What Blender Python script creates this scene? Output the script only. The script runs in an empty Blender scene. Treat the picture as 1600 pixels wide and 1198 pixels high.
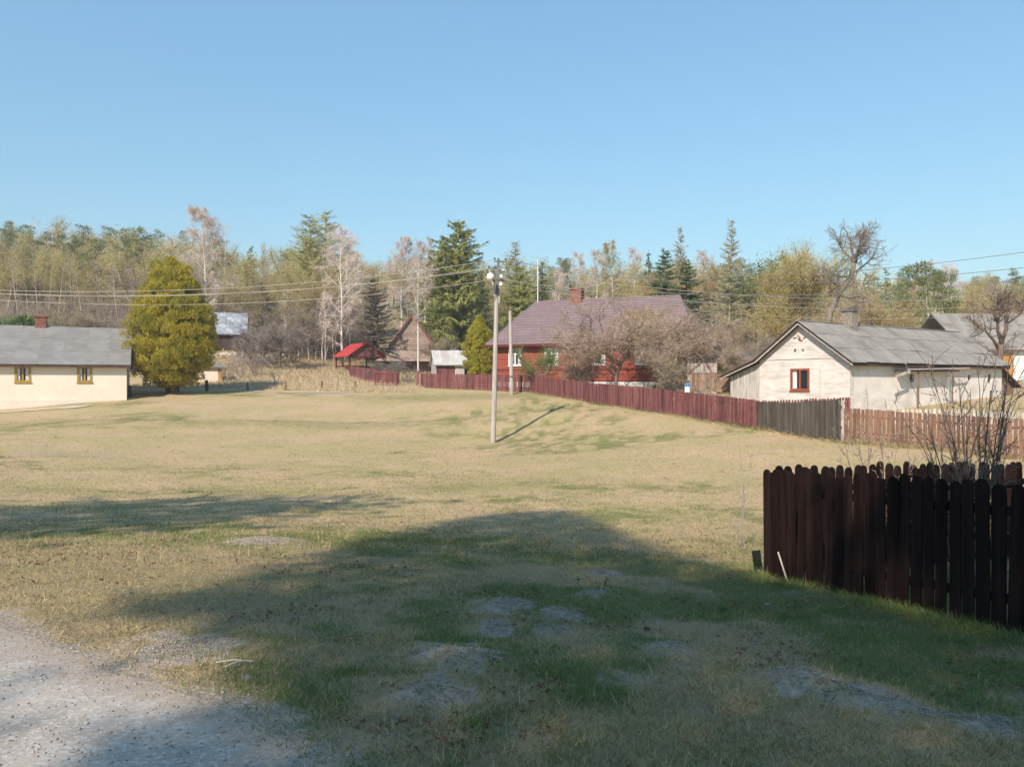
import bpy, math, random
import numpy as np
from mathutils import Vector, Matrix

# ------------------------------------------------------------------ camera, sky, sun, exposure
S = bpy.context.scene
COL = S.collection
F, CU, CV, EYE = 1220.0, 800.0, 599.0, 1.65        # focal length in photo pixels, centre, eye height
cam_d = bpy.data.cameras.new('camera')
cam = bpy.data.objects.new('camera', cam_d); COL.objects.link(cam)
cam_d.sensor_width = 36.0; cam_d.lens = 36.0 * F / 1600.0
cam_d.clip_start = 0.05; cam_d.clip_end = 3000
cam.location = (0, 0, EYE); cam.rotation_euler = (math.radians(90), 0, 0)
S.camera = cam

SUN_H = Vector((0.41, 0.91)).normalized()          # horizontal travel of the light
SUN_EL = math.radians(39)
world = bpy.data.worlds.new('World'); S.world = world; world.use_nodes = True
wn = world.node_tree.nodes; wl = world.node_tree.links
bg = wn['Background']
sky = wn.new('ShaderNodeTexSky'); sky.sky_type = 'NISHITA'; sky.sun_disc = False
sky.sun_elevation = SUN_EL
sky.sun_rotation = math.atan2(-SUN_H.x, -SUN_H.y)
sky.altitude = 200; sky.air_density = 1.6; sky.dust_density = 0.3; sky.ozone_density = 1.6
tnt = wn.new('ShaderNodeMix'); tnt.data_type = 'RGBA'; tnt.blend_type = 'MULTIPLY'; tnt.inputs[0].default_value = 1.0
tnt.inputs[7].default_value = (0.68, 0.91, 1.0, 1)        # clear spring air: less red than the model sky
wl.new(sky.outputs[0], tnt.inputs[6])
hz = wn.new('ShaderNodeMix'); hz.data_type = 'RGBA'; hz.inputs[0].default_value = 0.40
hz.inputs[7].default_value = (1.25, 3.0, 5.1, 1)             # even pale spring haze, the same all round
wl.new(tnt.outputs[2], hz.inputs[6]); wl.new(hz.outputs[2], bg.inputs[0])
bg.inputs[1].default_value = 0.098
sun_d = bpy.data.lights.new('sun', 'SUN'); sun_d.energy = 3.9; sun_d.angle = math.radians(0.53)
sun_d.color = (1.0, 0.90, 0.78)
sun = bpy.data.objects.new('sun', sun_d); COL.objects.link(sun)
sdir = Vector((SUN_H.x * math.cos(SUN_EL), SUN_H.y * math.cos(SUN_EL), -math.sin(SUN_EL)))
sun.rotation_euler = sdir.to_track_quat('-Z', 'Y').to_euler()
sun.location = (-20, -40, 60)
S.view_settings.view_transform = 'Standard'; S.view_settings.look = 'None'
S.view_settings.gamma = 1.0; S.view_settings.use_curve_mapping = False
S.view_settings.exposure = 0.76

# ------------------------------------------------------------------ small helpers
random.seed(7)
def tag(o, label=None, cat=None, group=None, kind=None):
    if label: o['label'] = label
    if cat: o['category'] = cat
    if group: o['group'] = group
    if kind: o['kind'] = kind
    return o
def empty(name, loc=(0, 0, 0), rz=0.0, parent=None):
    o = bpy.data.objects.new(name, None); COL.objects.link(o)
    o.location = loc; o.rotation_euler = (0, 0, rz); o.empty_display_size = 0.3
    if parent: o.parent = parent
    return o
def thing(name, label, cat, loc=(0, 0, 0), rz=0.0, group=None):
    return tag(empty(name, loc, rz), label, cat, group)
def link(name, me, parent=None, loc=None, rot=None):
    o = bpy.data.objects.new(name, me); COL.objects.link(o)
    if parent: o.parent = parent
    if loc is not None: o.location = loc
    if rot is not None: o.rotation_euler = rot
    return o
def px(u, d):                                       # photo column at a distance -> world x
    return (u - CU) / F * d
def pz(v, d):                                       # photo row at a distance -> world z
    return EYE - (v - CV) / F * d

class MB:
    """collects boxes, tubes and faces and links them as one mesh"""
    def __init__(self): self.v = []; self.f = []
    def add(self, vs, fs):
        n = len(self.v); self.v.extend([tuple(p) for p in vs]); self.f.extend([tuple(i + n for i in q) for q in fs])
        return self
    def box(self, x0, x1, y0, y1, z0, z1):
        return self.add([(x0,y0,z0),(x1,y0,z0),(x1,y1,z0),(x0,y1,z0),(x0,y0,z1),(x1,y0,z1),(x1,y1,z1),(x0,y1,z1)],
            [(0,3,2,1),(4,5,6,7),(0,1,5,4),(1,2,6,5),(2,3,7,6),(3,0,4,7)])
    def slab(self, pts, n, t):
        """flat polygon pts thickened by t along -n"""
        n = Vector(n).normalized() * t; k = len(pts); a = [Vector(p) for p in pts]; b = [p - n for p in a]
        self.add(a + b, [tuple(range(k)), tuple(range(2*k-1, k-1, -1))] + [(i, i+k, (i+1) % k + k, (i+1) % k) for i in range(k)])
        return self
    def poly(self, pts): return self.add(pts, [tuple(range(len(pts)))])
    def bar(self, a, b, w, h=None):
        a = Vector(a); b = Vector(b); h = h or w; d = (b - a).normalized()
        s = d.cross(Vector((0, 0, 1)))
        s = Vector((1, 0, 0)) if s.length < 1e-4 else s.normalized()
        t = s.cross(d); vs = []
        for p in (a, b):
            vs += [p + s*w/2 + t*h/2, p - s*w/2 + t*h/2, p - s*w/2 - t*h/2, p + s*w/2 - t*h/2]
        return self.add(vs, [(0,1,2,3),(7,6,5,4),(0,4,5,1),(1,5,6,2),(2,6,7,3),(3,7,4,0)])
    def tube(self, pts, rad, n=6, cap=True):
        pts = np.asarray(pts, float); k = len(pts)
        rad = np.broadcast_to(np.asarray(rad, float), (k,))
        t = np.gradient(pts, axis=0); t /= np.linalg.norm(t, axis=1)[:, None] + 1e-9
        ref = np.array([0.0, 0, 1]) if abs(t[0, 2]) < 0.8 else np.array([1.0, 0, 0])
        s = np.cross(t, ref); s /= np.linalg.norm(s, axis=1)[:, None] + 1e-9
        b = np.cross(t, s)
        ang = np.arange(n) * 2 * np.pi / n
        ring = s[:, None, :] * np.cos(ang)[None, :, None] + b[:, None, :] * np.sin(ang)[None, :, None]
        vs = (pts[:, None, :] + ring * rad[:, None, None]).reshape(-1, 3)
        fs = []
        for i in range(k - 1):
            for j in range(n):
                j2 = (j + 1) % n
                fs.append((i*n + j, i*n + j2, (i+1)*n + j2, (i+1)*n + j))
        if cap: fs += [tuple(range(n-1, -1, -1)), tuple((k-1)*n + j for j in range(n))]
        return self.add(vs, fs)
    def mesh(self, name, mat, smooth=False):
        me = bpy.data.meshes.new(name); me.from_pydata(self.v, [], self.f)
        if mat: me.materials.append(mat)
        if smooth: me.shade_smooth()
        me.update(); return me
    def build(self, name, mat, parent=None, smooth=False):
        return link(name, self.mesh(name, mat, smooth), parent)

def tri_mesh(name, V, mat, tint=None, faces=None):
    """fast mesh from numpy triangles (V: 3N x 3 soup unless faces given)"""
    V = np.asarray(V, np.float32)
    if faces is None: faces = np.arange(len(V), dtype=np.int32).reshape(-1, 3)
    me = bpy.data.meshes.new(name)
    me.vertices.add(len(V)); me.vertices.foreach_set('co', V.ravel())
    k = faces.shape[1]
    me.loops.add(faces.size); me.loops.foreach_set('vertex_index', faces.ravel().astype(np.int32))
    me.polygons.add(len(faces)); me.polygons.foreach_set('loop_start', np.arange(len(faces), dtype=np.int32) * k)
    me.update(calc_edges=True)
    if mat:
        for m in (mat if isinstance(mat, (list, tuple)) else [mat]): me.materials.append(m)
    if tint is not None:
        a = me.attributes.new('tint', 'FLOAT', 'POINT'); a.data.foreach_set('value', np.asarray(tint, np.float32))
    return me

# ------------------------------------------------------------------ numpy value noise
_rs = np.random.RandomState(3); _tab = _rs.rand(256, 256).astype(np.float64)
def vnoise(x, y, s, off=0):
    x = np.asarray(x, float) / s + 13.7 * off + 500; y = np.asarray(y, float) / s + 7.3 * off + 500
    xi = np.floor(x).astype(int); yi = np.floor(y).astype(int); fx = x - xi; fy = y - yi
    fx = fx*fx*(3-2*fx); fy = fy*fy*(3-2*fy)
    g = lambda a, b: _tab[a & 255, b & 255]
    return (g(xi,yi)*(1-fx)+g(xi+1,yi)*fx)*(1-fy)+(g(xi,yi+1)*(1-fx)+g(xi+1,yi+1)*fx)*fy
def fbm(x, y, s, off=0, n=4):
    r = 0; a = 0.5; t = 0
    for i in range(n): r = r + a*vnoise(x, y, s/2**i, off+i); t += a; a *= .55
    return r / t
def sstep(a, b, x):
    t = np.clip((x - a) / (b - a), 0, 1); return t*t*(3-2*t)

# ------------------------------------------------------------------ terrain
CP = np.array([
 (-.5,3.4,0),(-3.5,5.4,0.0),(0,0,0),(-8,6,.02),(8,3,-.15),(-20,0,.2),(20,0,.1),(0,-20,.4),(-30,-30,1),(30,-30,1),
 (4.16,6.35,-.41),(2.98,9.2,-.64),(7.17,10.9,-.75),(0,15,-.85),(-10,15,-.72),(-20,20,-.5),(12,16,-.75),(20,16,-.7),
 (-.89,36,-1.09),(-12,30,-.85),(-26,32,-.4),(6,27,-.72),
 (-29.4,44.5,.30),(-22.7,46,.70),(-36,45,.3),(-22.,50,1.05),(-6.66,58,1.34),(1.28,52,1.05),(4.5,44,.53),(6.43,39.2,.33),(7.9,35.6,.16),(9.73,31,-.10),
 (11.17,26.3,-.25),(15.08,23,-.59),(15.6,36,.3),(24,40,.6),(26,28,-.3),(8,50,1.25),(-1,55,1.25),
 (-11,77,3.5),(-6,66,1.9),(-13,70,2.6),(-22,74,3.5),(-31,84,5.2),(-19,57,1.6),(-16,120,11.5),(-70,110,10.5),(-60,75,3.5),(-110,160,24),(-60,165,22),
 (0,85,4.2),(0,130,10),(20,80,4.0),(30,110,8),(45,60,2.0),(60,110,8),(90,160,15),(0,190,20),(-150,200,32),(120,240,27),(0,260,30),(-300,300,48),(300,300,40),(0,500,45),
 (500,600,45),(-500,600,55),(500,0,0),(-500,0,4),(0,-80,3),(-500,-80,3),(500,-80,2),(130,70,3),(-130,60,4)], float)
def _phi(r): return np.sqrt(r*r + 9.0)
_n = len(CP); _A = np.zeros((_n+3, _n+3)); _d = np.hypot(CP[:,None,0]-CP[None,:,0], CP[:,None,1]-CP[None,:,1])
_A[:_n,:_n] = _phi(_d) - np.eye(_n)*0.25; _A[:_n,_n:] = np.c_[np.ones(_n), CP[:,:2]]; _A[_n:,:_n] = _A[:_n,_n:].T
_w = np.linalg.solve(_A, np.r_[CP[:,2], 0, 0, 0])
MOUNDS = [(-.05,6.6,.34,.05),(.43,6.4,.28,.04),(-.33,5.0,.34,.05),(-.42,4.35,.3,.045),(1.75,4.7,.34,.06),(2.05,4.45,.26,.045),(2.55,4.15,.24,.05),(2.3,4.25,.12,.03),
          (-3.2,10.2,.5,.04),(1.85,5.0,.14,.03),(1.05,9.0,.3,.03),(.35,5.9,.22,.03),(1.15,5.6,.2,.03),(-.1,5.9,.2,.03),(-2.1,5.0,.4,.02),(.75,7.4,.25,.02)]
def road_s(x, y):                                   # signed distance into the road (positive = on the road)
    x = np.asarray(x, float); y = np.asarray(y, float)
    nx, ny = 0.561, 0.828
    e = (x + .55)*nx + (y - 3.36)*ny                # >0 on the meadow side
    return -(e - .16*(vnoise(x, y, 1.3, 5)-.5) - .10*(vnoise(x, y, .45, 6)-.5))
def gz(x, y, fine=True):
    x = np.atleast_1d(np.asarray(x, float)); y = np.atleast_1d(np.asarray(y, float)); sh = x.shape
    x = x.ravel(); y = y.ravel(); z = np.empty_like(x)
    for i in range(0, len(x), 20000):
        xs = x[i:i+20000]; ys = y[i:i+20000]
        z[i:i+20000] = _phi(np.hypot(xs[:,None]-CP[None,:,0], ys[:,None]-CP[None,:,1])) @ _w[:_n] + _w[_n] + _w[_n+1]*xs + _w[_n+2]*ys
    if fine:
        near = 1 - sstep(30, 60, np.hypot(x, y))
        off = sstep(.15, -.5, road_s(x, y))
        z = z + near*off*((fbm(x, y, 1.6, 11)-.5)*.12 + (vnoise(x, y, .3, 12)-.5)*.03)
        z = z + (fbm(x, y, 9, 17)-.5)*.35*sstep(14, 24, y)*(1-sstep(40, 55, y))
        for mx, my, r, h in MOUNDS:
            z = z + h*np.exp(-((x-mx)**2+(y-my)**2)/(r*r)*1.6)*(.3+.8*vnoise(x, y, .16, 14)+.7*vnoise(x, y, .07, 15))
    return z.reshape(sh)
def g1(x, y): return float(gz(x, y, False)[0])
def masks(x, y):
    """bare soil, greenness, leaf litter of the turf at a point"""
    bare = np.zeros_like(x)
    wob = .35 + 1.1*fbm(x, y, .35, 21, 4) + .9*(vnoise(x, y, .09, 22)-.5)
    for mx, my, r, h in MOUNDS:
        bare = np.maximum(bare, sstep(1.25, .35, np.hypot(x-mx, (y-my)*.9)/(r*1.15*wob)))
    bare = np.maximum(bare, .5*sstep(.66, .8, fbm(x, y, 1.1, 23))*(1-sstep(8, 14, y)))
    rs = road_s(x, y)
    bare = np.maximum(bare, sstep(-.42, .12, rs + .45*(fbm(x, y, .5, 24)-.5)))
    pathd = np.abs(y - (52.2 + .10*(x+13)) ) ; bare = np.maximum(bare, .9*sstep(.35, .15, pathd)*((x > -18) & (x < -10.5)))
    pathd = np.abs(y - 44.0 - .06*(x+29)); bare = np.maximum(bare, .9*sstep(.5, .2, pathd)*(x < -24.5))
    bare = np.maximum(bare, .55*sstep(1.6, .6, np.hypot((x+15.2)/2.2, y-26.5)))
    bare = np.maximum(bare, .6*sstep(.8, .3, np.hypot((x-8.1)/1.8, (y-21.5)/1.0)))
    green = fbm(x, y*1.6, 6.5, 31)*.7 + fbm(x, y, 1.4, 32)*.45
    green = .8*sstep(.50, .82, green) * (.35+.65*sstep(.3, .6, vnoise(x, y, .35, 33)))
    nearfence = np.exp(-((np.abs((x-2.98)*.923+(y-9.2)*.383))/1.2)**2)*(y < 9.6)*(y > 2)*(x > 1.5)
    green = np.maximum(green, .95*nearfence*(.5+.5*vnoise(x, y, .5, 34)))
    green = np.maximum(green, .9*sstep(.36, .55, fbm(x, y, 1.1, 35))*sstep(14, 8, y)*sstep(-2.8, -.6, x))
    stripe = np.exp(-((y-19.2-.25*(x+4))/1.3)**2)*sstep(-20, -8, x)*(1-sstep(0, 4, x))
    green = np.maximum(green, .75*stripe*(.4+.6*fbm(x, y, 1.2, 36)))
    green = np.maximum(green, .6*np.exp(-((y-50.5)/3)**2)*sstep(-14, -8, x)*(1-sstep(6, 12, x)))
    green = np.maximum(green, .5*np.exp(-((y-40-.25*(x+8))/2.0)**2)*sstep(-22, -12, x)*(1-sstep(-3, 1, x)))
    green = np.maximum(green, .18*sstep(20, 30, y)*(1-sstep(36, 52, y))*sstep(-2, 6, x)*fbm(x, y, 4, 37)*1.6)
    litter = np.maximum(sstep(66, 90, y + 14*(fbm(x, y, 12, 41)-.5)), sstep(44, 70, np.abs(x)))
    tall = sstep(54, 57, y)*(x < -7.5)*(x > -24)*(1-sstep(70, 76, y))
    away = sstep(-.5, -1.0, rs)
    bare = bare*(1-away*(.05+.35*sstep(.45, .62, fbm(x, y, .16, 61, 3))))
    return bare, np.clip(green, 0, 1), litter, tall

# ------------------------------------------------------------------ materials
def new_mat(name):
    m = bpy.data.materials.new(name); m.use_nodes = True; nt = m.node_tree
    return m, nt, nt.nodes['Principled BSDF']
def rgba(c): return (c[0], c[1], c[2], 1)
def N(nt, t, **k):
    n = nt.nodes.new(t)
    for a, b in k.items(): setattr(n, a, b)
    return n
def mixc(nt, fac, a, b):
    n = N(nt, 'ShaderNodeMix', data_type='RGBA'); L = nt.links
    for i, x in ((0, fac), (6, a), (7, b)):
        if hasattr(x, 'is_linked'): L.new(x, n.inputs[i])
        elif i == 0: n.inputs[0].default_value = x
        else: n.inputs[i].default_value = rgba(x)
    return n.outputs[2]
def noise(nt, vec, scale, detail=4, rough=.55):
    n = N(nt, 'ShaderNodeTexNoise'); n.inputs['Scale'].default_value = scale; n.inputs['Detail'].default_value = detail
    n.inputs['Roughness'].default_value = rough
    if vec is not None: nt.links.new(vec, n.inputs['Vector'])
    return n.outputs[0]
def ramp(nt, fac, a, b):
    n = N(nt, 'ShaderNodeMapRange', interpolation_type='SMOOTHSTEP'); n.inputs[1].default_value = a; n.inputs[2].default_value = b
    nt.links.new(fac, n.inputs[0]); return n.outputs[0]
def math_n(nt, op, a, b):
    n = N(nt, 'ShaderNodeMath', operation=op)
    for i, x in ((0, a), (1, b)):
        if hasattr(x, 'is_linked'): nt.links.new(x, n.inputs[i])
        else: n.inputs[i].default_value = x
    return n.outputs[0]
def scaled(nt, vec, s):
    n = N(nt, 'ShaderNodeMapping'); n.inputs['Scale'].default_value = s; nt.links.new(vec, n.inputs['Vector']); return n.outputs[0]
def surf(name, a, b, scale=2.0, stretch=(1,1,1), rough=.85, bump=.3, bscale=30, dirt=None, dscale=.7, lo=.35, hi=.65, rnd=0.0, metal=0.0, bdist=.01):
    """two-tone weathered surface, fine bump, optional larger stains, optional per-object tone"""
    m, nt, p = new_mat(name); L = nt.links
    tc = N(nt, 'ShaderNodeTexCoord').outputs['Object']
    oi = N(nt, 'ShaderNodeObjectInfo').outputs['Random']
    off = N(nt, 'ShaderNodeVectorMath', operation='ADD'); L.new(tc, off.inputs[0])
    sc = math_n(nt, 'MULTIPLY', oi, 37.0); L.new(sc, off.inputs[1])
    v = scaled(nt, off.outputs[0], stretch)
    c = mixc(nt, ramp(nt, noise(nt, v, scale, 6, .62), lo, hi), a, b)
    if dirt: c = mixc(nt, math_n(nt, 'MULTIPLY', ramp(nt, noise(nt, v, dscale, 5, .6), .5, .72), .8), c, dirt)
    if rnd:
        h = N(nt, 'ShaderNodeHueSaturation'); L.new(c, h.inputs['Color'])
        mr = N(nt, 'ShaderNodeMapRange'); mr.inputs[3].default_value = 1-rnd; mr.inputs[4].default_value = 1+rnd
        L.new(oi, mr.inputs[0]); L.new(mr.outputs[0], h.inputs['Value']); c = h.outputs[0]
    L.new(c, p.inputs['Base Color']); p.inputs['Roughness'].default_value = rough; p.inputs['Metallic'].default_value = metal
    p.inputs['Specular IOR Level'].default_value = .25
    if bump:
        bn = N(nt, 'ShaderNodeBump'); bn.inputs['Strength'].default_value = bump; bn.inputs['Distance'].default_value = bdist
        L.new(noise(nt, v, bscale, 4, .6), bn.inputs['Height']); L.new(bn.outputs[0], p.inputs['Normal'])
    return m
def foliage(name, a, b, c=None, trans=.3, scale=.9, vary=1.0):
    """leaf or twig colour varied leaf by leaf (tint), clump by clump and tree by tree"""
    m, nt, p = new_mat(name); L = nt.links
    at = N(nt, 'ShaderNodeAttribute', attribute_name='tint').outputs['Fac']
    oi = N(nt, 'ShaderNodeObjectInfo').outputs['Random']
    tc = N(nt, 'ShaderNodeTexCoord').outputs['Object']
    col = mixc(nt, at, a, b)
    if c: col = mixc(nt, ramp(nt, noise(nt, tc, scale, 2), .45, .7), col, c)
    h = N(nt, 'ShaderNodeHueSaturation'); L.new(col, h.inputs['Color'])
    mr = N(nt, 'ShaderNodeMapRange'); mr.inputs[3].default_value = 1-.18*vary; mr.inputs[4].default_value = 1+.18*vary
    L.new(oi, mr.inputs[0]); L.new(mr.outputs[0], h.inputs['Value'])
    mr2 = N(nt, 'ShaderNodeMapRange'); mr2.inputs[3].default_value = .5-.012*vary; mr2.inputs[4].default_value = .5+.012*vary
    f = math_n(nt, 'FRACT', math_n(nt, 'MULTIPLY', oi, 7.31), 0); L.new(f, mr2.inputs[0]); L.new(mr2.outputs[0], h.inputs['Hue'])
    L.new(h.outputs[0], p.inputs['Base Color']); p.inputs['Roughness'].default_value = .8; p.inputs['Specular IOR Level'].default_value = .15
    if trans:
        t = N(nt, 'ShaderNodeBsdfTranslucent'); L.new(h.outputs[0], t.inputs[0])
        ms = N(nt, 'ShaderNodeMixShader'); ms.inputs[0].default_value = trans
        L.new(p.outputs[0], ms.inputs[1]); L.new(t.outputs[0], ms.inputs[2]); L.new(ms.outputs[0], nt.nodes['Material Output'].inputs[0])
    return m
def plain(name, c, rough=.6, metal=0.0):
    m, nt, p = new_mat(name); p.inputs['Base Color'].default_value = rgba(c); p.inputs['Roughness'].default_value = rough; p.inputs['Metallic'].default_value = metal
    return m

M = {}
M['plaster_cream'] = surf('plaster_cream', (.72,.60,.48), (.78,.66,.54), 1.2, bump=.15, bscale=25, dirt=(.66,.55,.44), dscale=.5)
M['plaster_plinth'] = surf('plaster_plinth', (.66,.56,.46), (.72,.62,.52), 2, bump=.2)
M['block_wall'] = surf('block_wall', (.56,.49,.45), (.70,.625,.58), 1.6, (1,1,5), bump=.4, bscale=14, dirt=(.42,.36,.33), dscale=.55)
M['block_side'] = surf('block_side', (.68,.60,.545), (.76,.69,.63), 1.3, (1,1,1.5), bump=.3, bscale=14, dirt=(.50,.43,.36), dscale=.5)
M['grey_boards'] = surf('grey_boards', (.34,.30,.27), (.52,.47,.42), 2.5, (5,5,.6), bump=.5, bscale=12, rnd=.12)
M['slate'] = surf('slate', (.215,.192,.168), (.285,.258,.228), 1.2, (1,1,1), bump=.4, bscale=20, dirt=(.155,.14,.122), dscale=.45, rnd=.04)
M['slate_left'] = surf('slate_left', (.195,.178,.163), (.24,.222,.205), 1.0, bump=.4, bscale=20, dirt=(.265,.245,.225), dscale=1.3, rnd=.03)
M['roof_plum'] = surf('roof_plum', (.185,.125,.13), (.215,.148,.152), 1.1, rough=.7, bump=.15, bscale=20, dirt=(.24,.17,.165), dscale=.5, rnd=.03)
M['red_wall'] = surf('red_wall', (.235,.05,.03), (.30,.07,.042), 1.5, (.6,.6,4), rough=.7, bump=.35, bscale=9, rnd=.06)
M['red_dark'] = surf('red_dark', (.10,.015,.012), (.14,.02,.016), 2)
M['red_metal'] = surf('red_metal', (.46,.055,.055), (.53,.075,.075), 2, rough=.45, bump=.1)
M['red_fence'] = surf('red_fence', (.13,.043,.044), (.20,.075,.073), 2.2, (3,3,.5), rough=.8, bump=.3, bscale=14, rnd=.38)
M['grey_fence'] = surf('grey_fence', (.065,.052,.041), (.115,.095,.077), 2.2, (4,4,.5), rough=.9, bump=.4, bscale=14, rnd=.25)
M['rust_fence'] = surf('rust_fence', (.17,.085,.055), (.25,.14,.098), 2.0, (3,3,.5), rough=.9, bump=.4, bscale=14, rnd=.25)
M['pale_fence'] = surf('pale_fence', (.42,.35,.29), (.56,.48,.40), 2.0, (3,3,.5), rough=.9, bump=.4, rnd=.15)
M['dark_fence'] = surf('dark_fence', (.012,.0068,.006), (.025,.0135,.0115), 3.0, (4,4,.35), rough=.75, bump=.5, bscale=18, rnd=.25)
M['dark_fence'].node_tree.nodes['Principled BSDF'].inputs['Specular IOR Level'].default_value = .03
M['white_paint'] = surf('white_paint', (.76,.75,.73), (.82,.81,.79), 3, rough=.5, bump=.05)
M['white_plinth'] = surf('white_plinth', (.72,.70,.66), (.80,.78,.74), 1.5, bump=.2, dirt=(.6,.56,.5))
M['ochre'] = surf('ochre', (.32,.20,.03), (.40,.25,.05), 4, rough=.6, bump=.1)
M['brown_frame'] = surf('brown_frame', (.22,.06,.03), (.30,.09,.045), 4, rough=.6, bump=.2)
M['glass'] = plain('glass', (.015,.018,.022), .08)
M['curtain'] = surf('curtain', (.55,.54,.56), (.72,.71,.72), 5, (4,4,.5), bump=.3)
M['brick'] = surf('brick', (.21,.078,.055), (.30,.125,.09), 6, bump=.5, bscale=30, rnd=.2)
M['sooty'] = surf('sooty', (.10,.085,.075), (.22,.18,.15), 4, bump=.5, dirt=(.05,.045,.04))
M['mortar'] = surf('mortar', (.24,.195,.16), (.33,.275,.23), 5, bump=.4, dirt=(.10,.08,.07), dscale=2.0)
M['shingle'] = surf('shingle', (.25,.17,.125), (.36,.265,.21), 3, (3,1,1), bump=.5, bscale=20, rnd=.18)
M['tin'] = surf('tin', (.40,.37,.35), (.54,.51,.48), 1.4, (3,1,1), rough=.6, bump=.2, dirt=(.40,.32,.27), rnd=.06)
M['blue_tin'] = surf('blue_tin', (.20,.215,.25), (.31,.325,.36), 2.2, rough=.5, bump=.2, dirt=(.55,.55,.58))
M['dark_wood'] = surf('dark_wood', (.05,.03,.025), (.09,.055,.045), 2, (4,4,.5), bump=.4, rnd=.2)
M['brown_wood'] = surf('brown_wood', (.17,.10,.065), (.27,.17,.12), 2, (4,4,.5), bump=.4, rnd=.2)
M['ochre_wood'] = surf('ochre_wood', (.42,.20,.06), (.52,.27,.09), 2, (3,3,.5), bump=.3)
M['concrete'] = surf('concrete', (.36,.32,.28), (.45,.405,.36), 3, (3,3,.6), bump=.5, bscale=40, dirt=(.34,.28,.23))
M['steel'] = surf('steel', (.10,.09,.085), (.17,.15,.14), 6, rough=.6, bump=.1)
M['porcelain'] = plain('porcelain', (.75,.74,.70), .3)
M['wire'] = plain('wire', (.42,.37,.30), .5)
M['wire_dark'] = plain('wire_dark', (.16,.16,.17), .5)
M['blue_paint'] = plain('blue_paint', (.05,.20,.42), .5)
M['dark_green'] = surf('dark_green', (.008,.012,.008), (.014,.019,.012), 5, bump=.2)
M['pale_stick'] = surf('pale_stick', (.48,.40,.31), (.58,.50,.40), 5, (3,3,.5), bump=.2)
M['bark_birch'] = surf('bark_birch', (.60,.53,.47), (.70,.63,.57), 2.0, (1,1,3), bump=.3, bscale=8, dirt=(.22,.18,.16), dscale=1.6)
M['bark_grey'] = surf('bark_grey', (.15,.115,.09), (.24,.19,.15), 3, (3,3,.6), bump=.6, bscale=15)
M['bark_brown'] = surf('bark_brown', (.11,.075,.055), (.18,.125,.095), 3, (3,3,.6), bump=.6, bscale=15)
M['bark_pale'] = surf('bark_pale', (.30,.245,.20), (.40,.335,.28), 3, (3,3,.6), bump=.6, bscale=15)
M['bark_pine'] = surf('bark_pine', (.22,.12,.07), (.30,.17,.10), 3, (3,3,.6), bump=.6, bscale=15)
M['twig_birch'] = foliage('twig_birch', (.58,.45,.39), (.78,.64,.57), (.66,.54,.42), .3)
M['twig_brown'] = foliage('twig_brown', (.30,.225,.165), (.46,.36,.27), (.38,.305,.18), .15)
M['twig_pink'] = foliage('twig_pink', (.32,.215,.185), (.47,.34,.29), None, .1)
M['twig_grey'] = foliage('twig_grey', (.20,.16,.135), (.34,.28,.24), None, .05)
M['bud_olive'] = foliage('bud_olive', (.44,.35,.125), (.62,.51,.20), (.47,.41,.13), .4)
M['bud_tan'] = foliage('bud_tan', (.44,.32,.15), (.60,.46,.22), (.48,.38,.15), .4)
M['bud_orange'] = foliage('bud_orange', (.42,.27,.10), (.58,.40,.17), None, .3)
M['leaf_green'] = foliage('leaf_green', (.19,.21,.055), (.31,.32,.095), (.15,.18,.05), .35)
M['needle_larch'] = foliage('needle_larch', (.50,.46,.19), (.66,.60,.31), (.46,.44,.18), .5)
M['needle_spruce'] = foliage('needle_spruce', (.27,.28,.075), (.42,.40,.13), (.19,.23,.06), .35)
M['needle_dark'] = foliage('needle_dark', (.12,.17,.06), (.22,.27,.10), (.10,.15,.055), .3)
M['needle_black'] = foliage('needle_black', (.05,.047,.035), (.12,.10,.075), (.08,.065,.05), .1)
M['needle_pine'] = foliage('needle_pine', (.19,.20,.085), (.30,.30,.125), (.17,.19,.085), .3)
M['thuja'] = foliage('thuja', (.42,.35,.045), (.64,.53,.09), (.31,.29,.05), .5, vary=0)
M['thuja_yellow'] = foliage('thuja_yellow', (.44,.39,.045), (.66,.56,.08), (.34,.34,.05), .5, vary=0)
M['needle_green'] = foliage('needle_green', (.19,.21,.07), (.31,.32,.115), (.15,.175,.055), .35)

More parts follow.
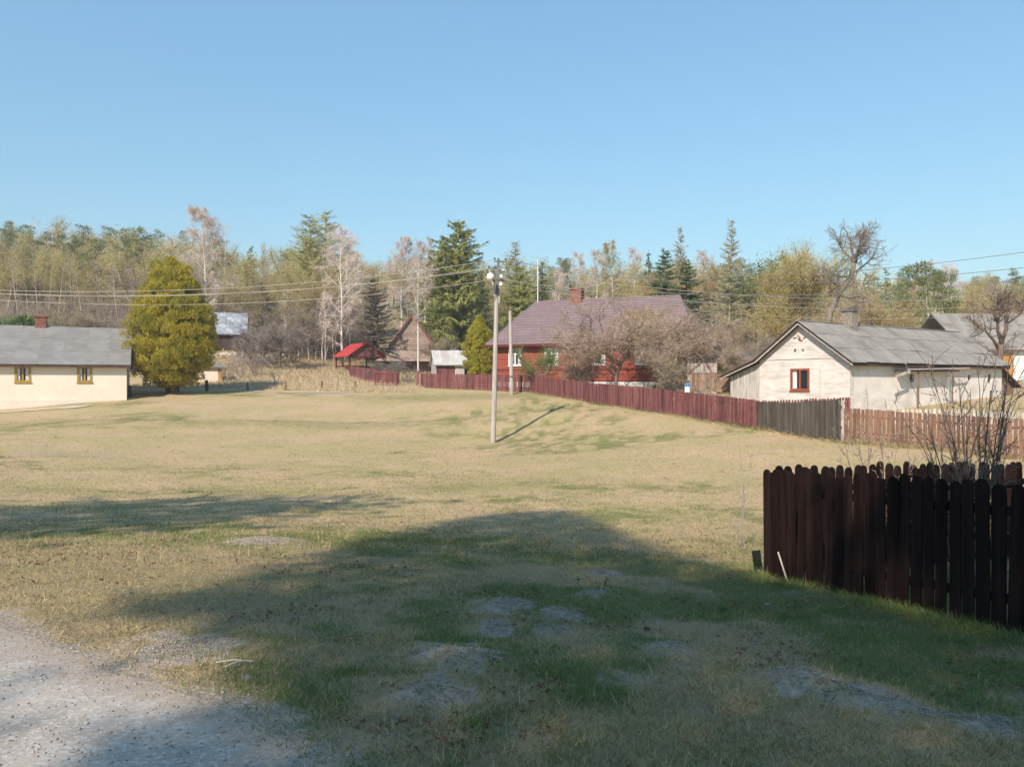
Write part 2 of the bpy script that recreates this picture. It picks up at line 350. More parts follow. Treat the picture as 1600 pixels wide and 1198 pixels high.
# turf
def turf():
    m, nt, p = new_mat('turf'); L = nt.links
    tc = N(nt, 'ShaderNodeTexCoord').outputs['Object']
    A = lambda n: N(nt, 'ShaderNodeAttribute', attribute_name=n).outputs['Fac']
    n1 = noise(nt, tc, .35, 5, .6); n2 = noise(nt, tc, 2.4, 6, .68); n3 = noise(nt, tc, 24, 5, .7); n4 = noise(nt, scaled(nt, tc, (1,1,1)), 7.5, 4, .7)
    straw = mixc(nt, ramp(nt, n1, .38, .62), (.485,.335,.195), (.395,.312,.145))
    straw = mixc(nt, ramp(nt, n2, .45, .72), straw, (.45,.335,.215))
    straw = mixc(nt, math_n(nt, 'MULTIPLY', ramp(nt, n4, .50, .68), .55), straw, (.175,.12,.06))
    straw = mixc(nt, math_n(nt, 'MULTIPLY', ramp(nt, n3, .5, .7), .5), straw, (.50,.40,.25))
    gr = mixc(nt, n3, (.085,.105,.03), (.19,.20,.06))
    gf = math_n(nt, 'ADD', A('green'), math_n(nt, 'MULTIPLY', math_n(nt, 'SUBTRACT', n2, .5), 1.3))
    c = mixc(nt, math_n(nt, 'MULTIPLY', ramp(nt, gf, .1, 1.05), .85), straw, gr)
    soil = mixc(nt, ramp(nt, n3, .35, .68), (.29,.23,.18), (.42,.35,.285))
    soil = mixc(nt, math_n(nt, 'MULTIPLY', ramp(nt, n4, .5, .7), .5), soil, (.22,.16,.115))
    bf = math_n(nt, 'ADD', A('bare'), math_n(nt, 'MULTIPLY', math_n(nt, 'SUBTRACT', n4, .5), 1.3))
    c = mixc(nt, ramp(nt, bf, .2, .8), c, soil)
    lit = mixc(nt, ramp(nt, n2, .35, .65), (.26,.19,.115), (.37,.29,.18))
    c = mixc(nt, A('litter'), c, lit)
    dk = mixc(nt, n4, (.10,.072,.038), (.20,.145,.08))
    tf = math_n(nt, 'MULTIPLY', A('thatch'), ramp(nt, bf, .65, .3))
    c = mixc(nt, math_n(nt, 'MULTIPLY', tf, .36), c, dk)
    L.new(c, p.inputs['Base Color']); p.inputs['Roughness'].default_value = .95; p.inputs['Specular IOR Level'].default_value = .08
    b1 = N(nt, 'ShaderNodeBump'); b1.inputs['Strength'].default_value = .7; b1.inputs['Distance'].default_value = .03
    hgt = math_n(nt, 'ADD', n3, math_n(nt, 'MULTIPLY', n4, 1.6))
    L.new(hgt, b1.inputs['Height']); L.new(b1.outputs[0], p.inputs['Normal'])
    return m
def gravel_mat():
    m, nt, p = new_mat('gravel'); L = nt.links
    tc = N(nt, 'ShaderNodeTexCoord').outputs['Object']
    vo = N(nt, 'ShaderNodeTexVoronoi'); vo.inputs['Scale'].default_value = 55; L.new(tc, vo.inputs['Vector'])
    n1 = noise(nt, tc, 1.6, 5, .6); n2 = noise(nt, tc, 40, 4, .7); n3 = noise(nt, tc, 9, 4, .65)
    c = mixc(nt, ramp(nt, n1, .35, .65), (.35,.295,.25), (.44,.38,.325))
    c = mixc(nt, math_n(nt, 'MULTIPLY', ramp(nt, n2, .5, .75), .5), c, (.24,.21,.19))
    c = mixc(nt, math_n(nt, 'MULTIPLY', ramp(nt, n3, .55, .7), .45), c, (.50,.445,.395))
    sp = N(nt, 'ShaderNodeSeparateColor'); L.new(vo.outputs['Color'], sp.inputs[0])
    c = mixc(nt, math_n(nt, 'MULTIPLY', ramp(nt, sp.outputs[0], .72, .8), .55), c, (.55,.51,.47))
    soil = mixc(nt, ramp(nt, n2, .35, .68), (.29,.225,.17), (.42,.34,.27))
    ef = math_n(nt, 'ADD', N(nt, 'ShaderNodeAttribute', attribute_name='edge').outputs['Fac'], math_n(nt, 'MULTIPLY', math_n(nt, 'SUBTRACT', n3, .5), 1.3))
    c = mixc(nt, ramp(nt, ef, .15, .75), c, soil)
    L.new(c, p.inputs['Base Color']); p.inputs['Roughness'].default_value = .92; p.inputs['Specular IOR Level'].default_value = .15
    b1 = N(nt, 'ShaderNodeBump'); b1.inputs['Strength'].default_value = .35; b1.inputs['Distance'].default_value = .006
    L.new(math_n(nt, 'ADD', n2, vo.outputs['Distance']), b1.inputs['Height']); L.new(b1.outputs[0], p.inputs['Normal'])
    return m
M['turf'] = turf(); M['gravel'] = gravel_mat()
M['bud_pink'] = foliage('bud_pink', (.36,.265,.195), (.55,.42,.32), (.46,.36,.22), .3)
M['needle_grey'] = foliage('needle_grey', (.46,.40,.25), (.64,.57,.40), (.50,.46,.26), .5)
M['stone'] = foliage('stone', (.24,.21,.185), (.52,.47,.42), None, 0)

# ------------------------------------------------------------------ ground sheet
def grid_sheet(name, xs, ys, dz, mat, keep=None, attrs=True):
    X, Y = np.meshgrid(xs, ys); Z = gz(X, Y) + dz
    V = np.stack([X, Y, Z], -1).reshape(-1, 3); nx, ny = len(xs), len(ys)
    idx = np.arange(nx*ny).reshape(ny, nx)
    Fq = np.stack([idx[:-1,:-1], idx[:-1,1:], idx[1:,1:], idx[1:,:-1]], -1).reshape(-1, 4)
    if keep is not None:
        k = keep(X, Y).ravel(); Fq = Fq[k[Fq].all(1)]
    me = tri_mesh(name, V, mat, faces=Fq)
    if attrs:
        b, g, l, t = masks(X.ravel(), Y.ravel())
        for n, a in (('bare', b), ('green', g), ('litter', l), ('thatch', 1-sstep(9, 17, np.hypot(X, Y).ravel()))):
            at = me.attributes.new(n, 'FLOAT', 'POINT'); at.data.foreach_set('value', a.astype(np.float32))
    me.shade_smooth()
    return link(name, me)
xs = 3*np.sinh(np.linspace(-5.85, 5.85, 430)); ys = 6 + 3*np.sinh(np.linspace(-3.95, 6.0, 470))
tag(grid_sheet('ground', xs, ys, 0, M['turf']), kind='structure')
def gravel_road():
    """the gravel sheet: rows across the road, the outer row follows the ragged edge"""
    ex, ey = -.828, .561; nx, ny = .561, .828          # along the edge, outwards to the meadow
    ts = np.arange(-9, 15, .035); O = np.array([-.55, 3.36])
    e = np.zeros_like(ts)
    for _ in range(12):
        x = O[0]+ts*ex+e*nx; y = O[1]+ts*ey+e*ny; e = e + .6*np.maximum(-1, np.minimum(1, road_s(x, y)))
    e = e + .05*(vnoise(ts, ts*0, .09, 51)-.5)
    q = np.r_[0, np.geomspace(.04, 6.5, 26)]
    E = e[None,:]*np.exp(-q*1.2)[:,None] - q[:,None]; X = O[0]+ts[None,:]*ex+E*nx; Y = O[1]+ts[None,:]*ey+E*ny
    Z = gz(X, Y) + np.where(q < .01, -.01, .006)[:,None]
    idx = np.arange(X.size).reshape(X.shape); Fq = np.stack([idx[:-1,:-1], idx[:-1,1:], idx[1:,1:], idx[1:,:-1]], -1).reshape(-1, 4)
    me = tri_mesh('gravel_road', np.stack([X, Y, Z], -1).reshape(-1, 3), M['gravel'], faces=Fq)
    a = me.attributes.new('edge', 'FLOAT', 'POINT'); a.data.foreach_set('value', (np.repeat(np.exp(-q/.28)[:,None], len(ts), 1)).astype(np.float32).ravel())
    me.shade_smooth(); return link('gravel_road', me)
tag(gravel_road(), kind='structure')
def trodden(pts, w, seed):
    pts = np.array(pts, float); t = np.linspace(0, len(pts)-1, 90); i = np.minimum(t.astype(int), len(pts)-2); f = (t-i)[:,None]
    c = pts[i]*(1-f)+pts[i+1]*f; d = np.gradient(c, axis=0); d /= np.linalg.norm(d, axis=1)[:,None]; n = np.stack([-d[:,1], d[:,0]], 1)
    ww = w*(.35+1.1*vnoise(t*3, t*0, 1, seed))*np.minimum(1, np.minimum(np.arange(90), 89-np.arange(90))/12)
    A = c+n*ww[:,None]*.5; B = c-n*ww[:,None]*.5; V = np.concatenate([A, B]); Z = gz(V[:,0], V[:,1])+.03
    k = np.arange(89); F4 = np.stack([k, k+90, k+91, k+1], 1)
    me = tri_mesh('footpath', np.c_[V, Z], M['sand'], faces=F4); return tag(link('footpath', me), kind='structure')
M['sand'] = surf('sand', (.50,.41,.31), (.60,.50,.39), 3, bump=.3)
trodden([(-18.2,51.3),(-15.5,51.9),(-13,52.5),(-11.0,53.0)], .42, 3)
trodden([(-34,38.6),(-29,40.6),(-25,42.4),(-23.2,43.6)], .75, 5)
# ================================================================== builders for houses and fences
def xf(mb, o=(0, 0), ax=(1, 0), ay=(0, 1), z=0.0):
    mb.v = [(o[0]+ax[0]*x+ay[0]*y, o[1]+ax[1]*x+ay[1]*y, zz+z) for x, y, zz in mb.v]; return mb
def open_wall(a0, a1, z0, z1, t, holes):
    """a wall with real openings: one shell, shared corners, reveals in the openings"""
    xs = sorted({a0, a1, *[h[0] for h in holes], *[h[1] for h in holes]}); zs = sorted({z0, z1, *[h[2] for h in holes], *[h[3] for h in holes]})
    mb = MB(); idx = {}
    def V(x, y, z):
        k = (round(x,4), round(y,4), round(z,4))
        if k not in idx: idx[k] = len(mb.v); mb.v.append((x, y, z))
        return idx[k]
    solid = lambda i, j: 0 <= i < len(xs)-1 and 0 <= j < len(zs)-1 and not any(h[0] <= (xs[i]+xs[i+1])/2 <= h[1] and h[2] <= (zs[j]+zs[j+1])/2 <= h[3] for h in holes)
    for i in range(len(xs)-1):
        for j in range(len(zs)-1):
            if not solid(i, j): continue
            x, X, z, Z = xs[i], xs[i+1], zs[j], zs[j+1]
            mb.f.append((V(x,0,z), V(X,0,z), V(X,0,Z), V(x,0,Z))); mb.f.append((V(x,t,Z), V(X,t,Z), V(X,t,z), V(x,t,z)))
            if not solid(i-1, j): mb.f.append((V(x,0,z), V(x,0,Z), V(x,t,Z), V(x,t,z)))
            if not solid(i+1, j): mb.f.append((V(X,t,z), V(X,t,Z), V(X,0,Z), V(X,0,z)))
            if not solid(i, j-1): mb.f.append((V(x,0,z), V(x,t,z), V(X,t,z), V(X,0,z)))
            if not solid(i, j+1): mb.f.append((V(x,0,Z), V(X,0,Z), V(X,t,Z), V(x,t,Z)))
    return mb
def window(root, o, ax, ay, a0, a1, z0, z1, mat, fw=.07, proud=.025, curtain=True, mull=True, open_right=False, sill=True, bar=0.0):
    m = MB(); d0, d1 = -proud, .09
    m.box(a0, a0+fw, d0, d1, z0, z1); m.box(a1-fw, a1, d0, d1, z0, z1)
    m.box(a0+fw, a1-fw, d0+.002, d1, z1-fw, z1); m.box(a0+fw, a1-fw, d0+.002, d1, z0, z0+fw)
    c = (a0+a1)/2
    if mull: m.box(c-fw*.4, c+fw*.4, d0+.004, d1, z0+fw, z1-fw)
    if bar: m.box(a0+fw, a1-fw, d0+.006, d1, z0+(z1-z0)*bar-fw*.3, z0+(z1-z0)*bar+fw*.3)
    w = xf(m, o, ax, ay).build('window', mat, root); w['kind'] = 'thing'
    halves = ((a0+fw, c-fw*.4), (c+fw*.4, a1-fw)) if mull else ((a0+fw, a1-fw),)
    for i, (p, q) in enumerate(halves):
        xf(MB().box(p, q, .055, .063, z0+fw, z1-fw), o, ax, ay).build('pane', M['glass'], w)
        if curtain and not (open_right and i == 1):
            b = MB(); n = 9
            # a gathered curtain drawn to the outer side
            e0, e1 = (p, p+(q-p)*.62) if i == 0 else (q-(q-p)*.62, q)
            xs_ = np.linspace(e0, e1, n); ys_ = .045 + .008*np.sin(np.arange(n)*2.2)
            vs = [(x, y, z) for x, y in zip(xs_, ys_) for z in (z0+fw, z1-fw)]
            b.add(vs, [(2*k, 2*k+2, 2*k+3, 2*k+1) for k in range(n-1)])
            xf(b, o, ax, ay).build('curtain', M['curtain'], w)
    if sill: xf(MB().box(a0-.04, a1+.04, -.07, .0, z0-.045, z0-.003), o, ax, ay).build('sill', mat, w)
    return w
def sheets(roof, e0, along, up, nx, ny, w, l, nrm, mat, name='roof_sheet', lift=.012, th=.012, jit=.004, wave=0):
    """overlapping roof sheets: e0 = first lower corner; along and up unit vectors of the slope"""
    along = Vector(along).normalized(); up = Vector(up).normalized(); nrm = Vector(nrm).normalized()
    me = None; R = random.Random(nx*31+ny)
    k = max(2, wave*2+1)
    top, bot = [], []
    for i in range(k):
        a = along*(w*1.0*i/(k-1)); h = (.018 if wave and i % 2 else 0.0)
        for b, r in ((0, lift), (l*1.02, 0)):
            top.append(a + up*b + nrm*(th+r+h)); bot.append(a + up*b + nrm*(r+h-.004))
    fs = []
    for i in range(k-1): fs += [(2*i, 2*i+2, 2*i+3, 2*i+1)]; fs += [(2*k+2*i+1, 2*k+2*i+3, 2*k+2*i+2, 2*k+2*i)]; fs += [(2*i, 2*k+2*i, 2*k+2*i+2, 2*i+2)]
    fs += [(0, 1, 2*k+1, 2*k), (2*k-2, 4*k-2, 4*k-1, 2*k-1)]
    me = MB().add(top+bot, fs).mesh(name, mat)
    for j in range(ny):
        for i in range(nx):
            p = Vector(e0) + along*(w*i + R.uniform(-jit, jit)) + up*(l*j + R.uniform(-jit, jit)*3) + nrm*(.006+.002*((i+j) % 2)+R.uniform(0, jit))
            link(name, me, roof, p)
def bricks(root, x0, x1, y0, y1, z0, z1, mat, core, bw=.25, bh=.075, name='chimney', parent_name=None, cap=None):
    """a chimney: core with single bricks standing proud of the joints"""
    c = MB().box(x0+.012, x1-.012, y0+.012, y1-.012, z0, z1).build(name, core, root)
    n = max(1, int((z1-z0)/bh)); bh = (z1-z0)/n
    bl = {}
    def put(a, b, cc, d, z):
        key = (round(b-a,3), round(d-cc,3))
        if key not in bl: bl[key] = MB().box(0, b-a, 0, d-cc, .006, bh-.006).mesh('brick', mat)
        link('brick', bl[key], c, (a, cc, z))
    for k in range(n):
        z = z0 + k*bh
        nbx = max(1, round((x1-x0)/bw)); nby = max(1, round((y1-y0)/bw)); wx = (x1-x0)/nbx; wy = (y1-y0)/nby
        for i in range(nbx):
            put(x0+wx*i+.006, x0+wx*(i+1)-.006, y0, y0+.1, z); put(x0+wx*i+.006, x0+wx*(i+1)-.006, y1-.1, y1, z)
        for i in range(nby):
            if y0+wy*(i+1)-.106 > y0+wy*i+.106 or nby > 1 or True:
                a, b = max(y0+.106, y0+wy*i+.006), min(y1-.106, y0+wy*(i+1)-.006)
                if b - a > .03: put(x0+.001, x0+.1, a, b, z); put(x1-.1, x1-.001, a, b, z)
    if cap:
        MB().box(x0-.06, x1+.06, y0-.06, y1+.06, z1, z1+.08).build('chimney_cap', cap, c)
    return c

def picket_mesh(w, t, h, mat, top='round', name='picket'):
    if top == 'round': prof = [(-w/2, 0), (w/2, 0)] + [(w/2*math.cos(a), h-w/2+w/2*math.sin(a)*.95) for a in np.linspace(0, math.pi, 8)]
    elif top == 'point': prof = [(-w/2, 0), (w/2, 0), (w/2, h-w*.45), (0, h), (-w/2, h-w*.45)]
    else: prof = [(-w/2, 0), (w/2, 0), (w/2, h), (-w/2, h)]
    k = len(prof); vs = [(x, -t/2, z) for x, z in prof] + [(x, t/2, z) for x, z in prof]
    return MB().add(vs, [tuple(range(k)), tuple(range(2*k-1, k-1, -1))] + [(i, i+k, (i+1) % k+k, (i+1) % k) for i in range(k)]).mesh(name, mat)
def fence(name, label, cat, mat, path, step, w, h, t=.022, top='round', rails=(.25, .75), side=1, post_every=2.2, group=None, jit=1.0, post_mat=None, gap=.04, posts=True, rail_mat=None, label_pickets=None, miss=()):
    """path: (x, y, z of the turf, height) corners; pickets on one side of rails and posts, every one a part"""
    R = random.Random(int(abs(path[0][0])*100)+len(path))
    x0, y0, z0, _ = path[0]
    root = thing(name, label, cat, (x0, y0, z0), 0, group)
    lens = [math.hypot(b[0]-a[0], b[1]-a[1]) for a, b in zip(path, path[1:])]
    mes = [picket_mesh(w*(1+.05*k*jit), t, 1.0, mat, top) for k in (-1, 0, 1)]
    n_p = 0
    for (a, b), L in zip(zip(path, path[1:]), lens):
        dx, dy = (b[0]-a[0])/L, (b[1]-a[1])/L; ang = math.atan2(dy, dx); nx, ny = dy*side, -dx*side
        lerp = lambda s, i: a[i] + (b[i]-a[i])*s/L
        n = max(1, int(L/step)); st = L/n
        for i in range(n):
            s = st*(i+.5) + R.uniform(-.006, .006)*jit; n_p += 1
            hh = lerp(s, 3); z = lerp(s, 2)
            zt = g1(lerp(s, 0), lerp(s, 1)) if False else z
            o = link('picket', mes[R.randrange(3)], root, (lerp(s,0)-x0 + nx*(t/2+.002), lerp(s,1)-y0 + ny*(t/2+.002), zt - z0 + gap + R.uniform(-.012, .012)*jit))
            o.rotation_euler = (R.gauss(0, .006)*jit, R.gauss(0, .008)*jit, ang + R.gauss(0, .015)*jit); o.scale = (1, 1, (hh-gap)*(1+R.gauss(0, .008)*jit))
        for f in rails:
            r = MB().bar((a[0]-x0-nx*.025, a[1]-y0-ny*.025, a[2]-z0+a[3]*f), (b[0]-x0-nx*.025, b[1]-y0-ny*.025, b[2]-z0+b[3]*f), .045, .08)
            r.build('rail', rail_mat or mat, root)
        if posts:
            k = max(1, round(L/post_every))
            for i in range(k+1):
                if i == k and b is not path[-1]: continue
                s = min(max(L*i/k, .06), L-.06)
                p = (lerp(s,0)-x0-nx*.10, lerp(s,1)-y0-ny*.10, lerp(s,2)-z0)
                MB().box(p[0]-.05, p[0]+.05, p[1]-.05, p[1]+.05, p[2]-.3, p[2]+lerp(s,3)*.96).build('post', post_mat or rail_mat or mat, root)
    return root

# ================================================================== the cream house, long slate roof
def cream_house():
    W, D = 15.0, 8.4; Z0 = .35; ca, sa = math.cos(math.radians(25)), math.sin(math.radians(25)); X0, Y0 = -22.7-W*ca, 46.0-W*sa
    r = thing('cream_house', 'long low cream plastered house with grey slate roof and two ochre framed windows', 'house', (X0, Y0, Z0), math.radians(25))
    eave = 2.82-Z0; ridge = 5.07-Z0
    wins = [(W-5.62, W-4.84), (W-2.56, W-1.80)]
    zt, zb = pz(572, 44.5)-Z0, pz(597, 44.5)-Z0
    xf(open_wall(0, W, -.6, eave-.02, .3, [(a, b, zb, zt) for a, b in wins])).build('front_wall', M['plaster_cream'], r)
    MB().box(W-.3, W, .302, D, -.6, eave-.02).build('end_wall', M['plaster_cream'], r)
    MB().box(0, .3, .302, D-.3, -.6, eave-.02).build('end_wall', M['plaster_cream'], r)
    MB().box(.302, W-.302, D-.3, D, -.6, eave-.02).build('back_wall', M['plaster_cream'], r)
    MB().slab([(W-.01,.15,eave-.02),(W-.01,D-.15,eave-.02),(W-.01,D/2,ridge-.1)], (1,0,0), .2).build('gable', M['plaster_cream'], r)
    MB().box(-.01, W+.012, -.03, -.001, -.6, .36).build('plinth', M['plaster_plinth'], r)
    for a, b in wins: window(r, (0,0), (1,0), (0,1), a, b, zb, zt, M['ochre'], .11, .03)
    up = Vector((0, D/2+.35, ridge-eave+.19)); L = up.length; nr = Vector((0, -up.z, up.y))
    e = Vector((-.2, -.35, eave-.12))
    rf = MB(); a = e; b = e+Vector((W+.42,0,0)); c = Vector((W+.22, D/2, ridge)); d = Vector((-.2, D/2, ridge))
    rf.slab([a, b, c, d], nr, .09)
    rf.slab([Vector((-.2,D+.35,eave-.12)), d, c, Vector((W+.22,D+.35,eave-.12))], (0, up.z, up.y), .09)
    roof = rf.build('roof', M['slate_left'], r)
    sheets(roof, e+Vector((0,-.03,0)), (1,0,0), up, 13, 3, (W+.42)/13, L/3.03, nr, M['slate_left'], jit=.006)
    MB().box(-.2, W+.22, D/2-.14, D/2+.14, ridge-.03, ridge+.05).build('ridge_cap', M['slate_left'], roof)
    MB().box(-.15, W+.15, -.36, -.335, eave-.25, eave-.125).build('gutter_board', M['dark_wood'], r)
    cx = W-4.79
    bricks(roof, cx-.3, cx+.3, D/2-.3, D/2+.3, ridge-.25, ridge+.62, M['brick'], M['mortar'], cap=M['brick'])
cream_house()

# ================================================================== the grey block house by the fences
def block_house():
    X0, Y0, Z0 = 15.6, 36.0, .3; L, W = 14.6, 5.1
    r = thing('block_house', 'pale weathered cottage with asbestos sheet roof, brown window in the gable and sooty chimney', 'house', (X0, Y0, Z0), math.atan2(.559, .829))
    ev, rd = 2.57, 4.38; mid = W/2
    G = dict(o=(0, W), ax=(0,-1), ay=(1,0))
    win = (W-3.23, W-2.15, 1.0, 2.08)
    xf(open_wall(0, W, -.6, ev, .3, [win]), **G).build('gable_wall', M['block_wall'], r)
    xf(MB().slab([(0.0,-.012,ev+.004),(W,-.012,ev+.004),(mid,-.012,rd-.06)], (0,-1,0), .2), **G).build('gable', M['block_wall'], r)
    xf(MB().box(-.02, W+.02, -.035, -.014, ev-.03, ev+.03), **G).build('moulding', M['block_wall'], r)
    window(r, G['o'], G['ax'], G['ay'], *win, M['brown_frame'], .1, .03, open_right=True)
    # side wall with small openings and a door
    holes = [(5.02,5.42,1.42,1.82),(10.8,11.1,1.5,1.8),(13.0,13.4,1.38,1.85),(13.2,13.5,.5,.95),(8.5,9.35,-.1,1.75)]
    xf(open_wall(.302, L, -.6, ev-.1, .3, holes)).build('side_wall', M['block_side'], r)
    for h in holes[:4]:
        MB().box(h[0]+.01, h[1]-.01, .08, .11, h[2]+.01, h[3]-.01).build('window', M['dark_wood'], r)
    dr = MB().box(8.55, 9.3, .06, .1, -.1, 1.72).build('door', M['white_paint'], r); dr['label'] = 'whitish door in the side wall'
    MB().box(8.62, 8.66, .02, .06, .8, .95).build('handle', M['steel'], dr)
    MB().box(L-.3, L-.002, .302, W, -.6, ev).build('end_wall', M['block_side'], r)
    MB().slab([(L-.01,.1,ev+.003),(L-.01,W-.1,ev+.003),(L-.01,mid,rd-.08)], (1,0,0), .2).build('gable', M['block_side'], r)
    MB().box(.302, L-.302, W-.3, W-.002, -.6, ev).build('back_wall', M['block_side'], r)
    # lean-to with board wall continuing the roof
    for i in range(9):
        a0 = W+.005+i*.212; zt = ev-.08-(a0+.2-W)*.365-.06
        MB().box(.02+.008*(i % 2), .07+.008*(i % 2), a0, a0+.207, -.5, zt).build('board', M['grey_boards'], r)
    MB().box(.3, 8, W+1.75, W+1.9, -.5, ev-.9).build('lean_to_wall', M['grey_boards'], r)
    # roof
    ox = -.38
    s1 = (rd-ev)/mid
    e = Vector((ox, -.35, rd-s1*(mid+.35))); top = Vector((ox, mid, rd))
    up = top-e; nr = Vector((0, -up.z, up.y)); Lr = L+.38+.3
    A, B, C, D_ = e, e+Vector((Lr,0,0)), top+Vector((Lr,0,0)), top
    rb = MB().slab([A,B,C,D_], nr, .08)
    w1 = Vector((ox, W+.0, ev)); w2 = Vector((ox, 7.42, ev-.84))
    n2 = Vector((0, s1, 1)); n3 = Vector((0, .365, 1))
    rb.slab([D_, C, w1+Vector((Lr,0,0)), w1], n2, .08); rb.slab([w1+Vector((0,.002,0)), w1+Vector((8.4,.002,0)), w2+Vector((8.4,0,0)), w2], n3, .07)
    roof = rb.build('roof', M['dark_wood'], r)
    sheets(roof, A+Vector((-.05,-.04,-.02)), (1,0,0), up, 14, 3, (Lr+.08)/14, up.length/3.0, nr, M['slate'], wave=5, jit=.01)
    dn = w1-D_; 
    sheets(roof, w1+Vector((-.05,.02,.0)), (1,0,0), -dn, 14, 2, (Lr+.08)/14, dn.length/2.0, n2, M['slate'], jit=.01)
    dn = w2-w1
    sheets(roof, w2+Vector((-.05,.03,-.01)), (1,0,0), -dn, 7, 2, 8.45/7, dn.length/2.0, n3, M['slate'], jit=.01)
    MB().box(ox-.05, Lr+ox, mid-.12, mid+.12, rd+.0, rd+.055).build('ridge_cap', M['slate'], roof)
    for p, q in ((e, top), (top, w1), (w1, w2)):      # barge boards and rafter ends under the verge
        MB().bar(p+Vector((.03,0,-.14)), q+Vector((.03,0,-.14)), .03, .06).build('barge_board', M['grey_boards'], roof)
    for i in range(7):
        t = (i+.5)/7; p = e.lerp(top, t)
        MB().box(ox+.06, .0-.016, p.y-.04, p.y+.04, p.z-.2, p.z-.1).build('rafter_end', M['brown_wood'], roof)
    MB().box(-.3, Lr-.4, -.33, -.30, e.z-.16, e.z-.07).build('gutter', M['dark_wood'], roof)
    # chimney
    c = bricks(roof, 3.2, 3.72, 1.95, 2.5, 3.5, 5.0, M['mortar'], M['sooty'], .26, .12)
    MB().box(3.14, 3.78, 1.89, 2.56, 5.002, 5.28).build('chimney_top', M['sooty'], c)
    # bare bricks where the plaster fell off high in the gable
    R = random.Random(4); bm = {}
    for (yy, zz, n, mt) in ((2.75,3.55,3,'brick'),(2.62,3.47,4,'brick'),(2.95,3.55,2,'sooty'),(2.42,3.57,2,'sooty'),(2.9,2.98,2,'sooty'),(2.5,2.98,2,'sooty'),(2.7,3.64,2,'brick')):
        for i in range(n):
            MB().box(-.022, -.004, yy-.05, yy+.06, zz-.03, zz+.035).build('brick', M[mt], r).location = (-.004, R.uniform(-.08,.08), R.uniform(-.05,.05)+.0)
    # porch roof on the side wall
    pr = MB().slab([(3.4,-.55,1.99),(8.9,-.5,2.03),(8.9,-.05,2.06),(3.6,-.05,2.01)], (0,-.05,1), .07).build('porch_roof', M['dark_wood'], r)
    MB().bar((2.75,-.6,1.68), (4.0,-.58,1.93), .05, .12).build('drop_board', M['grey_boards'], pr)
    MB().bar((3.8,-.59,2.03), (9.8,-.54,2.16), .04, .06).build('batten', M['grey_boards'], pr)
    for x in (5.0, 8.2): MB().bar((x,-.45,-.3), (x,-.45,1.96), .06).build('porch_post', M['brown_wood'], pr)
    MB().box(10.4, 12.6, -.5, -.05, .1, .2).build('bench', M['dark_wood'], r)
    # board shed on the far end
    for i in range(6):
        MB().box(L+.004+i*.27, L+.262+i*.27, .15+.01*(i % 2), .2+.01*(i % 2), -.5, 1.95-i*.14).build('board', M['brown_wood'], r)
    MB().slab([(L-.05,-.15,2.2),(L+2.1,-.15,1.15),(L+2.1,3.5,1.15),(L-.05,3.5,2.2)], (.44,0,.9), .07).build('shed_roof', M['dark_wood'], r)
    MB().bar((1.95,-.02,2.2), (1.95,-.04,-.4), .03).build('pipe', M['pale_fence'], r).location = (-1.2-.8, 0, 0)
    MB().tube([(-.06,1.55,2.1),(-.06,1.55,-.3)], .03, 6).build('pipe', M['pale_fence'], r)
block_house()

